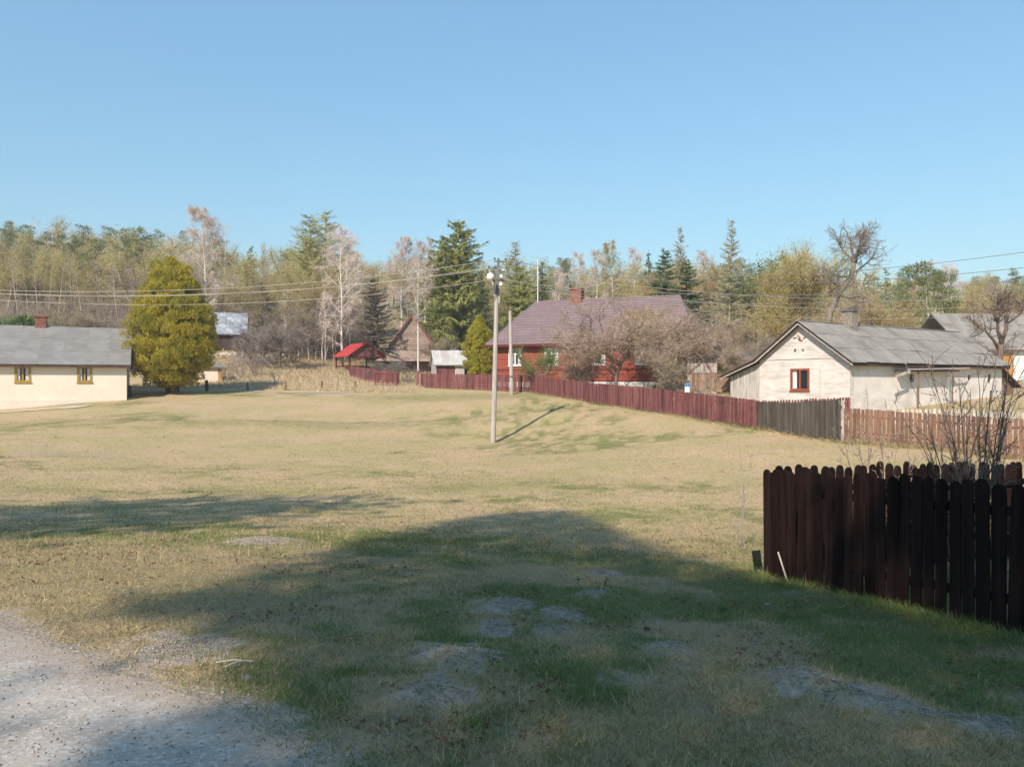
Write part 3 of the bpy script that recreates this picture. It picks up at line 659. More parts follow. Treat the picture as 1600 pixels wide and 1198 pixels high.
# ================================================================== the red wooden house
def red_house():
    X0, Y0, Z0 = -1.07, 52.0, 1.1; W, D = 12.7, 8.0
    r = thing('red_house', 'red boarded wooden house with plum hipped roof, white windows and brick chimney', 'house', (X0*1.1, Y0*1.1, EYE+(Z0-EYE)*1.1), math.atan2(-5.0, 11.67)); r.scale = (1.1, 1.1, 1.1)
    ev, rd = 3.2, 6.28
    wins = [(c-.47, c+.47, 1.72, 2.82) for c in (1.40, 3.95, 7.08, 9.92)]
    # front boards, split where the windows are
    xf(open_wall(0, W, .7, ev, .25, wins)).build('front_wall', M['red_wall'], r)
    MB().box(.0, .25, .252, D, .7, ev).build('end_wall', M['red_wall'], r); MB().box(W-.25, W, .252, D, .7, ev).build('end_wall', M['red_wall'], r)
    MB().box(.252, W-.252, D-.25, D, .7, ev).build('back_wall', M['red_wall'], r)
    R = random.Random(5); bh = .205; meshes = {}
    for k in range(12):
        z = .72 + k*bh; segs = [(0.0, W)]
        for a, b, z0, z1 in wins:
            if z+bh > z0-.06 and z < z1+.02:
                ns = []
                for s in segs:
                    if s[0] < a-.06 and s[1] > b+.06: ns += [(s[0], a-.06), (b+.06, s[1])]
                    else: ns.append(s)
                segs = ns
        for s0, s1 in segs:
            MB().add([(s0,-.03,z),(s1,-.03,z),(s1,-.012,z+bh-.008),(s0,-.012,z+bh-.008),(s0,-.002,z),(s1,-.002,z),(s1,-.002,z+bh-.008),(s0,-.002,z+bh-.008)],
                [(0,1,2,3),(0,4,5,1),(3,2,6,7),(0,3,7,4),(1,5,6,2)]).build('board', M['red_wall'], r)
    for z in (.68, 1.45): MB().box(-.02, W+.02, -.065, -.033, z-.03, z+.03).build('belt_board', M['red_dark'], r)
    for x in (-.03, W-.11): MB().box(x, x+.14, -.06, -.032, .7, ev).build('corner_board', M['red_wall'], r)
    MB().box(-.05, W-1.5, -.08, .2, -.7, .655).build('plinth', M['white_plinth'], r)
    MB().box(W-1.498, W+.02, -.05, .2, -.7, .66).build('plinth', M['red_wall'], r)
    for w in wins: window(r, (0,0), (1,0), (0,1), *w, M['white_paint'], .09, .05, bar=.68)
    # hipped roof with courses
    o = .5; ez = ev-.12; a = (-o,-o,ez); b = (W+o,-o,ez); c = (W+o,D+o,ez); d = (-o,D+o,ez); p = (1.3,D/2,rd); q = (11.4,D/2,rd)
    up = Vector((0, D/2+o, rd-ez)); nr = Vector((0,-up.z,up.y))
    m = MB().slab([a,b,q,p], nr, .1); m.slab([c,d,p,q], (0,up.z,up.y), .1); m.slab([d,a,p], (-(rd-ez),0,1.8), .1); m.slab([b,c,q], (rd-ez,0,1.8), .1)
    roof = m.build('roof', M['roof_plum'], r)
    n = 16; nru = nr.normalized()
    for k in range(n):
        s0, s1 = k/n, (k+1.04)/n if k < n-1 else 1.0
        lx = lambda s: -o + (1.3+o)*s; rx = lambda s: W+o - (W+o-11.4)*s
        P = lambda x, s, h: Vector((x, -o, ez)) + up*s + nru*h
        MB().add([P(lx(s0)-.02,s0,.034), P(rx(s0)+.02,s0,.034), P(rx(s1),s1,.008), P(lx(s1),s1,.008), P(lx(s0)-.02,s0,.004), P(rx(s0)+.02,s0,.004)],
            [(0,1,2,3),(0,4,5,1),(0,3,4),(1,5,2)]).build('roof_course', M['roof_plum'], roof)
    MB().tube([p, q], .09, 6).build('ridge_cap', M['roof_plum'], roof)
    MB().tube([a, p], .08, 6).build('hip_cap', M['roof_plum'], roof); MB().tube([b, q], .08, 6).build('hip_cap', M['roof_plum'], roof)
    MB().box(-o, W+o, -o-.02, -o+.02, ez-.14, ez+.0).build('fascia', M['red_dark'], roof)
    MB().box(-o+.03, W+o-.03, -o+.022, -.035, ez-.12, ez-.09).build('soffit', M['red_dark'], roof)
    bricks(roof, 3.95, 4.75, D/2-.35, D/2+.35, rd-.3, rd+.72, M['brick'], M['mortar'], cap=M['brick'])
    MB().tube([(1.45, D/2-.05, rd-.1), (1.45, D/2-.05, rd+3.05)], .035, 5).build('aerial_mast', M['porcelain'], roof)
    # porch on the far end
    pr = MB().slab([(W+.05,1.2,2.9),(W+1.6,1.0,2.25),(W+1.6,3.6,2.25),(W+.05,3.6,2.9)], (.4,0,.9), .1).build('porch_roof', M['red_dark'], r)
    for y in (1.2, 3.4): MB().box(W+1.35, W+1.47, y, y+.12, -.5, 2.3).build('porch_post', M['red_wall'], pr)
    MB().box(W+.05, W+1.5, 1.25, 1.33, .0, .9).build('porch_rail', M['red_wall'], pr)
red_house()

# ================================================================== open shelter with a red metal roof
def shelter():
    d = 69.0; ax_ = px(572, d); Z0 = 2.45
    r = thing('roofed_shelter', 'open sided shelter with bright red metal gable roof', 'shelter', (ax_, d, Z0), math.radians(31))
    hw, L = 1.75, 4.0; az, ez = pz(535, d)-Z0, pz(556.5, d)-Z0     # gable faces -y, ridge runs +y
    roof = MB().slab([(0,-.3,az),(0,L,az),(-hw,L,ez),(-hw,-.3,ez)], (-(az-ez),0,hw), .06).slab([(0,-.3,az),(hw,-.3,ez),(hw,L,ez),(0,L,az)], (az-ez,0,hw), .06).build('roof', M['red_metal'], r)
    for sx in (-1, 1):
        for k in range(9):
            y = -.25 + k*.52
            MB().bar((sx*.03,y,az+.02), (sx*hw,y,ez+.02), .03, .035).build('seam', M['red_metal'], roof)
    for k in range(10):
        x = -hw+.15+k*(2*hw-.3)/10; w = (2*hw-.3)/10-.01; zt = lambda x: az-.08-(az-ez)*abs(x)/hw
        MB().add([(x,-.12,ez-.1),(x+w,-.12,ez-.1),(x+w,-.12,max(zt(x+w),ez-.09)),(x,-.12,max(zt(x),ez-.09)),(x,-.1,ez-.1),(x+w,-.1,ez-.1),(x+w,-.1,max(zt(x+w),ez-.09)),(x,-.1,max(zt(x),ez-.09))],
            [(0,1,2,3),(4,7,6,5),(0,4,5,1),(3,2,6,7),(0,3,7,4),(1,5,6,2)]).build('gable_board', M['red_fence'], r)
    MB().bar((-hw,-.16,ez-.08), (hw,-.16,ez-.08), .05, .12).build('tie_beam', M['red_dark'], r)
    for sx in (-1, 1):
        MB().bar((sx*hw,-.31,ez-.03), (0,-.31,az-.02), .05, .12).build('barge_board', M['red_dark'], r)
        for y in (.1, L-.2): MB().bar((sx*(hw-.3),y,-.6), (sx*(hw-.3),y,ez), .12).build('post', M['red_dark'], r)
        MB().bar((sx*(hw-.3),.1,.75), (sx*(hw-.3),L-.2,.75), .06, .12).build('rail', M['red_dark'], r)
    MB().box(-.6,.6,1.2,2.6,.7,.76).build('table', M['dark_wood'], r)
shelter()

# ================================================================== shingled A shaped cabin
def cabin():
    d = 71.0; X = px(643, d); Z0 = 2.6
    r = thing('shingled_cabin', 'steep brown shingled gable cabin behind the white stemmed birch', 'cabin', (X, d, Z0), math.radians(12))
    az = pz(494, d)-Z0; bz = pz(549, d)-Z0; hw = 2.35; n = 15
    for k in range(n):
        t0, t1 = k/n, (k+1.15)/n; z0 = bz+(az-bz)*t0; z1 = min(bz+(az-bz)*t1, az); w0, w1 = hw*(1-t0), hw*(1-min(t1,1))
        MB().add([(-w0,-.07,z0),(w0,-.07,z0),(w1,-.01,z1),(-w1,-.01,z1),(-w0,0,z0),(w0,0,z0)], [(0,1,2,3),(0,4,5,1),(0,3,4),(1,5,2)]).build('shingle_course', M['shingle'], r)
    for k in range(5):                               # flared skirt roof of shingles under the gable
        z0 = bz-.9+k*.18; y = -1.1+k*.2; w = hw+.95-k*.16
        MB().add([(-w,y-.06,z0),(w,y-.06,z0),(w-.16,y+.2,z0+.2),(-w+.16,y+.2,z0+.2),(-w,y,z0-.04),(w,y,z0-.04)], [(0,1,2,3),(0,4,5,1),(0,3,4),(1,5,2)]).build('shingle_course', M['shingle'], r)
    roof = MB().slab([(-hw-.15,-.25,bz-.2),(0,-.25,az+.12),(0,7,az+.12),(-hw-.15,7,bz-.2)], (-(az-bz),0,hw), .12).slab([(hw+.15,-.25,bz-.2),(hw+.15,7,bz-.2),(0,7,az+.12),(0,-.25,az+.12)], (az-bz,0,hw), .12).build('roof', M['shingle'], r)
    for sx in (-1, 1): MB().bar((sx*(hw+.18),-.28,bz-.25), (0,-.28,az+.14), .06, .14).build('barge_board', M['red_fence'], roof)
    for i in range(12): MB().box(-hw-.3+i*.48, -hw+.17+i*.48, .0, .08, -.8, bz-.5).build('board', M['brown_wood'], r)
    MB().box(-hw-.2, hw+.2, .1, 6.8, -.8, bz-.1).build('body', M['brown_wood'], r)
cabin()

# ================================================================== white tin shed behind the fence
def tin_shed():
    X, Y, Z0 = px(681.5, 63), 63.0, 1.55
    r = thing('tin_shed', 'small whitish tin shed with red plank doors beside the yellow thuja', 'shed', (X, Y, Z0), math.radians(12))
    L, W = 4.2, 3.7; ev = pz(568.5, 63)-Z0; rd = pz(547.5, 64.5)-Z0
    # x along the ridge, gable on the x=0 end facing the lawn
    for i in range(11):
        y = i*W/11; w = W/11-.008; h = lambda y: ev-.08+(rd-ev)*(1-abs(y-W/2)/(W/2))
        MB().add([(0,y,-.5),(0,y+w,-.5),(0,y+w,h(y+w)),(0,y,h(y)),(.03,y,-.5),(.03,y+w,-.5),(.03,y+w,h(y+w)),(.03,y,h(y))],
            [(0,3,2,1),(4,5,6,7),(0,4,7,3),(1,2,6,5),(3,7,6,2)]).build('board', M['tin'], r)
    for i in range(6): MB().box(.1+i*.235, .1+i*.235+.228, -.012-.006*(i % 2), .02, -.5, ev-.1).build('door_plank', M['red_fence'], r)
    MB().box(1.53, 2.3, .0, .05, -.5, ev-.1).build('panel', M['tin'], r)
    MB().box(2.32, 3.3, .6, .66, -.5, ev-.1).build('dark_recess', M['dark_wood'], r)
    MB().box(3.3, L, .0, .05, -.5, ev-.1).build('panel', M['brown_wood'], r)
    MB().box(.04, L, W-.06, W, -.5, ev-.1).build('back_wall', M['tin'], r); MB().box(L-.05, L, .06, W-.07, -.5, ev-.1).build('end_wall', M['tin'], r)
    up = Vector((0, W/2+.25, rd-ev+.12)); nr = Vector((0,-up.z,up.y)); e = Vector((-.2,-.25,ev-.12))
    roof = MB().slab([e, e+Vector((L+.5,0,0)), Vector((L+.3,W/2,rd)), Vector((-.2,W/2,rd))], nr, .03).slab([Vector((-.2,W+.25,ev-.12)), Vector((-.2,W/2,rd)), Vector((L+.3,W/2,rd)), Vector((L+.3,W+.25,ev-.12))], (0,up.z,up.y), .03).build('roof', M['tin'], r)
    sheets(roof, e, (1,0,0), up, 6, 1, (L+.5)/6, up.length*.98, nr, M['tin'], wave=4, jit=.02)
tin_shed()

# ================================================================== barn with a blue grey roof, low cream outbuilding
def blue_barn():
    d = 83.0; X0 = px(300, d); Z0 = 5.0; L = (px(386, d)-X0)*.90
    r = thing('blue_roofed_barn', 'dark plank barn with blue grey tin roof behind the big thuja', 'barn', (X0, d, Z0), math.radians(17))
    ev, rd, D = pz(522, d)-Z0, pz(488, d+3)-Z0, 6.0
    n = 24
    for i in range(n): MB().box(i*L/n, (i+1)*L/n-.02, .0+.02*(i % 2), .08+.02*(i % 2), -.8, ev).build('board', M['dark_wood'], r)
    MB().box(.1, L-.1, .12, D, -.8, ev).build('body', M['dark_wood'], r)
    up = Vector((0, D/2+.4, rd-ev)); nr = Vector((0,-up.z,up.y)); e = Vector((-.3,-.4,ev))
    roof = MB().slab([e, e+Vector((L+.6,0,0)), Vector((L+.3,D/2,rd)), Vector((-.3,D/2,rd))], nr, .05).slab([Vector((-.3,D+.4,ev)), Vector((-.3,D/2,rd)), Vector((L+.3,D/2,rd)), Vector((L+.3,D+.4,ev))], (0,up.z,up.y), .05).build('roof', M['blue_tin'], r)
    sheets(roof, e, (1,0,0), up, 8, 2, (L+.6)/8, up.length*.495, nr, M['blue_tin'], jit=.03)
    MB().slab([(L-.02,.1,ev),(L-.02,D-.1,ev),(L-.02,D/2,rd-.1)], (1,0,0), .1).build('gable', M['dark_wood'], r)
blue_barn()
def outbuilding():
    d = 57.0; X0 = px(258, d); L = px(341, d)-X0; Z0 = g1(X0+L/2, d)-.1
    r = thing('cream_outbuilding', 'low cream shed wall with orange corner half hidden under the big thuja', 'shed', (X0, d, Z0), math.radians(20))
    top = pz(573, d)-Z0
    MB().box(0, L-.25, 0, 3, -.4, top).build('wall', M['plaster_cream'], r)
    MB().box(L-.248, L, .002, 3, -.4, top-.002).build('corner_pillar', M['ochre_wood'], r)
    MB().slab([(-.2,-.25,top+.02),(L+.2,-.25,top+.02),(L+.2,3.2,top+.35),(-.2,3.2,top+.35)], (0,-.1,1), .07).build('roof', M['slate'], r)
outbuilding()
def white_panels():
    d = 80.0; x0 = px(343, d); z = pz(563, d)
    r = thing('white_board_fence', 'short whitish plank fence seen through twigs below the blue roofed barn', 'fence', (x0, d, z))
    for i in range(9): MB().box(i*.27, i*.27+.25, 0, .03, -.5, .8+.04*(i % 3)).build('plank', M['pale_fence'], r)
    MB().box(0, 2.4, .032, .08, .3, .4).build('rail', M['pale_fence'], r)
white_panels()

# ================================================================== white house and sheds at the right edge
def white_house():
    d = 58.0; X0 = px(1508, d); Z0 = 1.7; L = 8.0
    r = thing('whitewashed_house', 'whitewashed house with grey sheet roof and ochre corner behind the forked bare tree', 'house', (X0, d, Z0), math.radians(8))
    ev, rd, D = pz(545, d)-Z0, pz(489, d+3)-Z0, 6.5
    xl = px(1572, d)-X0
    MB().box(0, xl-.03, 0, .3, -.6, ev).build('front_wall', M['white_plinth'], r)
    for i in range(3): MB().box(xl+i*.3, xl+i*.3+.285, -.05, .25, -.6, ev).build('board', M['ochre_wood'], r)
    MB().box(xl+.95, L, 0, .3, -.6, ev).build('front_wall', M['white_plinth'], r)
    MB().box(0, .3, .302, D, -.6, ev).build('end_wall', M['white_plinth'], r); MB().box(.302, L, D-.3, D, -.6, ev).build('back_wall', M['white_plinth'], r); MB().box(L-.3, L-.002, .302, D-.302, -.6, ev).build('end_wall', M['white_plinth'], r)
    MB().box(1.1, 2.0, -.03, -.004, 1.0, 2.0).build('window', M['dark_wood'], r)
    up = Vector((0, D/2+.4, rd-ev+.1)); nr = Vector((0,-up.z,up.y)); e = Vector((-.4,-.4,ev-.1))
    roof = MB().slab([e, e+Vector((L+.6,0,0)), Vector((L+.2,D/2,rd)), Vector((-.4,D/2,rd))], nr, .07).slab([Vector((-.4,D+.4,ev-.1)), Vector((-.4,D/2,rd)), Vector((L+.2,D/2,rd)), Vector((L+.2,D+.4,ev-.1))], (0,up.z,up.y), .07).build('roof', M['slate'], r)
    sheets(roof, e, (1,0,0), up, 8, 3, (L+.6)/8, up.length/3.02, nr, M['slate'], jit=.02, wave=4)
white_house()
def plank_gate():
    d = 46.0; X0 = px(1074, d); Z0 = g1(X0+1, d)-.05; L = px(1120, d)-X0
    r = thing('plank_shed', 'weathered plank shed front with braced doors between the red house and the cottage', 'shed', (X0, d, Z0), math.radians(-6))
    top = pz(559, d)-Z0
    n = 9; R = random.Random(3)
    for i in range(n): MB().box(i*L/n, (i+1)*L/n-.015, .012*(i % 2), .03+.012*(i % 2), -.3, top-.04*R.random()).build('plank', M['grey_boards'], r)
    for z in (.35, .55): MB().box(0, L, -.05, -.004, top*z, top*z+.1).build('ledge', M['brown_wood'], r)
    MB().bar((.1,-.04,top*.6), (.8,-.04,top*.9), .03, .1).build('brace', M['brown_wood'], r); MB().bar((L*.6,-.04,top*.9), (L*.9,-.04,top*.45), .03, .1).build('brace', M['red_fence'], r)
    MB().slab([(-.15,-.3,top),(L+.15,-.3,top),(L+.15,2,top+.35),(-.15,2,top+.35)], (0,-.15,1), .07).build('roof', M['dark_wood'], r)
    MB().box(.05, L-.05, .08, 1.9, -.3, top-.08).build('body', M['dark_wood'], r)
    d = 49.0; X0 = px(1146, d); Z0 = g1(X0+1, d)
    r = thing('dark_roofed_shed', 'low shed with dark felt roof just behind the cottage lean-to', 'shed', (X0, d, Z0), math.radians(-3))
    a, b = pz(569, d)-Z0, pz(549, d+2)-Z0
    MB().box(0, 2.6, .3, 2.2, -.3, a-.05).build('wall', M['brown_wood'], r)
    MB().slab([(-.2,0,a),(2.9,0,a),(2.9,2.4,b),(-.2,2.4,b)], (0,-.4,1), .08).build('roof', plain('roofing_felt', (.06,.055,.058), .7), r)
plank_gate()

# ================================================================== fences
P0 = (px(657, 58), 58.0, pz(606, 58), 1.10); P1 = (px(830, 52), 52.0, pz(613.5, 52), 1.17)
fence('red_picket_fence', 'long maroon picket fence running past the red house', 'fence', M['red_fence'],
    [P0, P1, (4.5,44,pz(630.5,44),1.18), (6.43,39.2,pz(640.5,39.2),1.18), (7.9,35.6,pz(651,35.6),1.14), (9.73,31,pz(668.5,31),1.12)], .112, .088, 1.1, top='point', rails=(.25,.78), side=1, post_every=2.4, jit=1.0)
fence('grey_picket_fence', 'weathered dark grey tall picket fence between the maroon and the rusty fence', 'fence', M['grey_fence'],
    [(9.76,30.9,pz(671,30.9),1.10), (10.3,28.9,pz(680,28.9),1.22), (11.12,26.4,pz(686.5,26.4),1.38)], .118, .112, 1.2, top='flat', rails=(.3,.8), side=1, post_every=2.4, post_mat=M['pale_fence'])
fence('rusty_picket_fence', 'rusty brown picket fence crossing behind the bare bush', 'fence', M['rust_fence'],
    [(11.35,27.0,pz(689,27.0),1.17), (13.3,25.0,pz(703,25.0),1.17), (15.08,23.0,pz(718.5,23.0),1.2), (18.5,20.6,-.75,1.25)], .138, .105, 1.2, top='flat', rails=(.3,.78), side=1, post_every=2.6)
fence('pale_picket_fence', 'bleached grey picket fence standing behind the rusty fence', 'fence', M['pale_fence'],
    [(px(1395,31.5),31.5,pz(672,31.5),.86), (px(1500,30),30.0,pz(682,30),1.05), (px(1640,27.5),27.5,pz(700,27.5),1.2)], .15, .105, 1.1, top='flat', rails=(.3,.78), side=1)
fence('yard_fence', 'maroon picket fence peeping over the dark grey one below the cottage window', 'fence', M['red_fence'],
    [(px(1190,33.5),33.5,pz(663,33.5),1.02), (px(1329,33.0),33.0,pz(665,33.0),1.22)], .12, .09, 1.1, top='point', rails=(.3,.78), side=1)
fence('brown_yard_fence', 'brown board fence with pale lower pickets beside the blue topped can', 'fence', M['brown_wood'],
    [(px(1078,43.5),43.5,pz(612,43.5),1.0), (px(1143,42.5),42.5,pz(614,42.5),1.05)], .13, .12, 1.0, top='flat', rails=(.2,.7), side=1)
fence('back_red_fence', 'short maroon fence climbing towards the red roofed shelter', 'fence', M['red_fence'],
    [(px(547,66),66.0,pz(590,66),1.0), (px(588,61),61.0,pz(603,61),1.3), (px(622,59.5),59.5,pz(605,59.5),1.15)], .12, .1, 1.1, top='flat', rails=(.25,.78), side=1)
def frame_gate():
    d = 58.5; x0, x1 = px(585.5, d), px(621, d); z = pz(605, d)
    r = thing('mesh_gate', 'low rusty metal frame gate standing before the bare tree near the shelter', 'gate', (x0, d, z))
    L = x1-x0
    MB().box(0, L, 0, .03, .02, .22).build('kick_board', M['red_fence'], r)
    for x in (0, L-.06): MB().box(x, x+.06, -.015, .045, -.2, 1.05).build('gate_post', M['red_dark'], r)
    MB().bar((.06,.015,1.0), (L-.06,.015,1.0), .04).build('top_rail', M['red_dark'], r)
    for i in range(12): MB().bar((.1+i*(L-.2)/11,.015,.22), (.1+i*(L-.2)/11,.015,1.0), .012).build('rod', M['red_dark'], r)
    x = px(652, 58.3)
    r = thing('gate_post', 'maroon gate post where the long picket fence begins', 'post', (x, 58.3, pz(606, 58.3)))
    MB().box(-.09, .09, -.09, .09, -.3, 1.25).build('shaft', M['red_fence'], r)
frame_gate()
# wire fence posts along the edge of the rough grass
for i, (u, v0, v1, d, lb) in enumerate([(202,618,600,47.5,'beside the cream house wall'),(277,613,597,51,'under the thuja trunk'),(323,614,597,51.5,'in the dark shade below the orange corner'),(387,609,597,52.5,'at the end of the thuja shade'),(446,608,594,53.5,'near the thin sapling'),(503,607,593,54.5,'in the dry grass at the pale path'),(555,605,592,55.5,'nearest the mesh gate')]):
    X = px(u, d); z = g1(X, d); w = .11 if i < 3 else .085
    o = MB().tube([(0,0,-.3),(.01,0,.3),(-.01*(i % 3),.01,pz(v1,d)-pz(v0,d))], [w, w*.95, w*.85], 7).build('wooden_stake', M['dark_wood'] if i < 3 else M['brown_wood'])
    o.location = (X, d, z); tag(o, 'short dark fence stake ' + lb, 'post', 'stakes along the edge of the rough grass')

# near fence, one run towards the road and one along the garden
CX, CY, CZ = 2.98, 9.2, -.64
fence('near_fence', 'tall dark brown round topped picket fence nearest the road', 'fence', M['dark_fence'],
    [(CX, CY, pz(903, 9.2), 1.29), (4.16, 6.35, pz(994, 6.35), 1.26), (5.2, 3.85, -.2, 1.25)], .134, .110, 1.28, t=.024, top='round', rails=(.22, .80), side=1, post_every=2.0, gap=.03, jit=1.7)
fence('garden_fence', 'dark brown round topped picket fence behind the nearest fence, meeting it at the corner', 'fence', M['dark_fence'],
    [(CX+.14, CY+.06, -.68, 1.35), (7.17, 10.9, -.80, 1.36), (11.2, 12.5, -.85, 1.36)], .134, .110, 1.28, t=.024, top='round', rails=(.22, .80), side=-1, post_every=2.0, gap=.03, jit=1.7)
o = MB().bar((0,0,-.08), (.20-.32,0.05,.34), .032, .016).build('pale_stick', M['pale_stick'])
o.location = (px(1235, 8.75), 8.75, pz(911, 8.75)); tag(o, 'thin pale stick leaning against the dark brown fence', 'stick')
o = MB().bar((0,0,-.1), (-.05,.0,.27), .02, .10).build('dark_strip', M['dark_green'])  # thin dark green upright strip, leaning slightly
o.location = (px(1187.5, 9.5), 9.5, g1(px(1187.5,9.5),9.5)); tag(o, 'short dark green strip standing by the fence corner', 'board')
# ================================================================== trees
def unit(v): return v / (np.linalg.norm(v, axis=-1, keepdims=True) + 1e-9)
def soup(P, D, L, W, rng, nrm=None):
    """one slim triangle per leaf, needle spray or twig"""
    n = len(P); s = unit(np.cross(D, rng.normal(size=(n, 3)) if nrm is None else nrm + rng.normal(size=(n, 3))*.4)) * (np.asarray(W)[..., None] if np.ndim(W) else W) * .5
    T = P + D * (np.asarray(L)[..., None] if np.ndim(L) else L)
    return np.stack([P - s, P + s, T], 1).reshape(-1, 3)
class Tree:
    """woody tubes plus a triangle crown, kept as arrays so that far copies can be joined"""
    def __init__(self, seed): self.r = np.random.RandomState(seed); self.w = MB(); self.c = []; self.ct = []; self.h = 1
    def limb(self, p, d, L, r0, r1, n=5, sides=5, bend=.15, up=0.0, cap=False):
        pts = [np.array(p, float)]; d = np.array(d, float); d /= np.linalg.norm(d)
        for i in range(n):
            d = d + self.r.normal(size=3)*bend + np.array([0, 0, up]); d /= np.linalg.norm(d)
            pts.append(pts[-1] + d*L/n)
        pts = np.array(pts); self.w.tube(pts, np.linspace(r0, r1, n+1), sides, cap=cap); return pts, d
    def leaves(self, P, D, L, W, nrm=None):
        v = soup(P, D, L, W, self.r, nrm); self.c.append(v); t = self.r.rand(len(P)); self.ct.append(np.repeat(t, 3))
    def finish(self, bark, leaf):
        self.wv = np.array(self.w.v, np.float32); self.wf = self.w.f
        self.cv = np.concatenate(self.c).astype(np.float32) if self.c else np.zeros((0, 3), np.float32)
        self.ctint = np.concatenate(self.ct) if self.c else np.zeros(0)
        self.bark, self.leaf = bark, leaf
        self.h = max(self.cv[:,2].max() if len(self.cv) else 0, self.wv[:,2].max())
        return self
    def meshes(self):
        if not hasattr(self, '_m'):
            a = self.w.mesh('trunk', M[self.bark], True)
            b = tri_mesh('crown', self.cv, M[self.leaf], self.ctint)
            self._m = (a, b)
        return self._m
def along(r, pts, n, a=0.0, b=1.0):
    """n random points on a polyline with its local direction"""
    t = (a + (b-a)*r.rand(n)) * (len(pts)-1); i = np.minimum(t.astype(int), len(pts)-2); f = (t-i)[:,None]
    return pts[i]*(1-f) + pts[i+1]*f, unit(pts[i+1]-pts[i])
def rdir(r, n): return unit(r.normal(size=(n, 3)))

def birch(seed, h=16, dens=1.0, bark='bark_birch', leaf='twig_birch', spread=.24, droop=.8, start=.28, stems=1, fine=1.0):
    T = Tree(seed); r = T.r
    for s in range(stems):
        lean = r.normal(size=2)*(.02 if stems == 1 else .14); hh = h*(1 if s == 0 else r.uniform(.75, .95))
        pts, _ = T.limb((r.normal()*.15*(s > 0), r.normal()*.15*(s > 0), -.3), (lean[0], lean[1], 1), hh, .0095*hh, .012, 10, 7, .035, .03)
        nb = int(34*dens)
        for k in range(nb):
            t = start + (1-start)*((k+r.rand())/nb)**.9 * .97
            i = t*10; j = int(i); p = pts[j]*(1-(i-j)) + pts[min(j+1,10)]*(i-j)
            a = r.rand()*6.283; L = hh*spread*(1-.86*max(0, (t-start)/(1-start))**1.6)*r.uniform(.7, 1.15)*(.65+.5*min(1, (t-start)*5))
            d = np.array([math.cos(a), math.sin(a), r.uniform(.55, 1.1)])
            bp, bd = T.limb(p, d, L, .0034*hh*(1-t*.75)+.004, .006, 5, 4, .10, .03)
            for q in range(int(5*dens)+1):
                tt = r.uniform(.25, 1.0)*4.99; jj = int(tt); sp = bp[jj]*(1-(tt-jj)) + bp[jj+1]*(tt-jj)
                sd = bp[jj+1]-bp[jj]; sd = sd/np.linalg.norm(sd) + r.normal(size=3)*.55
                sb, _ = T.limb(sp, sd, L*r.uniform(.25, .45), .009, .004, 4, 3, .2, -.05)
                n = int(16*dens*fine); P, D = along(r, sb, n); D = unit(D*.5 + rdir(r, n)*.6 + np.array([0, 0, -droop]))
                T.leaves(P, D, r.uniform(.35, .95, n)*(h/16), r.uniform(.014, .026, n))
            n = int(14*dens*fine); P, D = along(r, bp, n, .3); D = unit(D*.7 + rdir(r, n)*.7 + np.array([0, 0, -droop*.5])); T.leaves(P, D, r.uniform(.3, .8, n)*(h/16), .018)
    return T.finish(bark, leaf)

def broad(seed, h=10, crown=.75, start=.22, limbs=7, leaf='bud_olive', bark='bark_grey', leafL=.16, leafW=.07, n_leaf=26, twig=10, gnarl=.18, up=.05, rbase=.022, lean=(0,0), levels=3, wide=1.0, upd=.25, trunks=1, haze=0):
    """spreading tree: forking limbs, twigs and small leaves or buds"""
    T = Tree(seed); r = T.r
    def rec(p, d, L, rad, lv):
        pts, dd = T.limb(p, d, L, rad, rad*.55, 4, 6 if lv == 0 else (5 if lv == 1 else 3), gnarl*(1+.25*lv), up)
        if lv >= levels-1:
            if n_leaf:
                P, D = along(r, pts, n_leaf, .1); D = unit(D*.3 + rdir(r, n_leaf)); P = P + rdir(r, n_leaf)*r.rand(n_leaf)[:,None]*L*.38; T.leaves(P, D, r.uniform(.6, 1.3, n_leaf)*leafL, r.uniform(.6, 1.3, n_leaf)*leafW)
            if haze:
                P, D = along(r, pts, haze, .0); P = P + rdir(r, haze)*(r.rand(haze)**.6)[:,None]*h*.085*np.array([1,1,1.5]); T.leaves(P, unit(rdir(r, haze)+np.array([0,0,.6])), r.uniform(.5, 1.3, haze)*leafL*.8, leafW*.7)
            if twig:
                P, D = along(r, pts, twig, .1); D = unit(D*.6 + rdir(r, twig)*.8 + np.array([0,0,.15])); T.leaves(P, D, r.uniform(.4, 1.0, twig)*L*.7, r.uniform(.012, .026, twig)*h/9)
        if lv < levels:
            m = limbs if lv == 0 else r.randint(4, 6)
            for k in range(m):
                t = (r.uniform(.45, 1.0) if lv == 0 else r.uniform(.25, 1.0))*3.99; i = int(t); q = pts[i]*(1-(t-i)) + pts[i+1]*(t-i)
                ld = unit(pts[i+1]-pts[i]); nd = ld*.75 + rdir(r, 1)[0]*.8*wide + np.array([0,0,upd]) if lv else np.array([math.cos(k*6.283/m+r.rand()), math.sin(k*6.283/m+r.rand()), r.uniform(.5, 1.3)/wide])
                rec(q, nd, L*r.uniform(.5, .78) if lv else h*r.uniform(.34, .5)*crown, max(rad*(.50 if lv else .5), .006), lv+1)
    for k in range(trunks):
        a = k*6.283/trunks
        rec((.2*math.cos(a)*(trunks > 1), .2*math.sin(a)*(trunks > 1), -.3), (lean[0]+.35*math.cos(a)*(trunks > 1), lean[1]+.35*math.sin(a)*(trunks > 1), 1), h*(start+.22), rbase*h/(1 if trunks == 1 else 1.6), 0)
    return T.finish(bark, leaf)

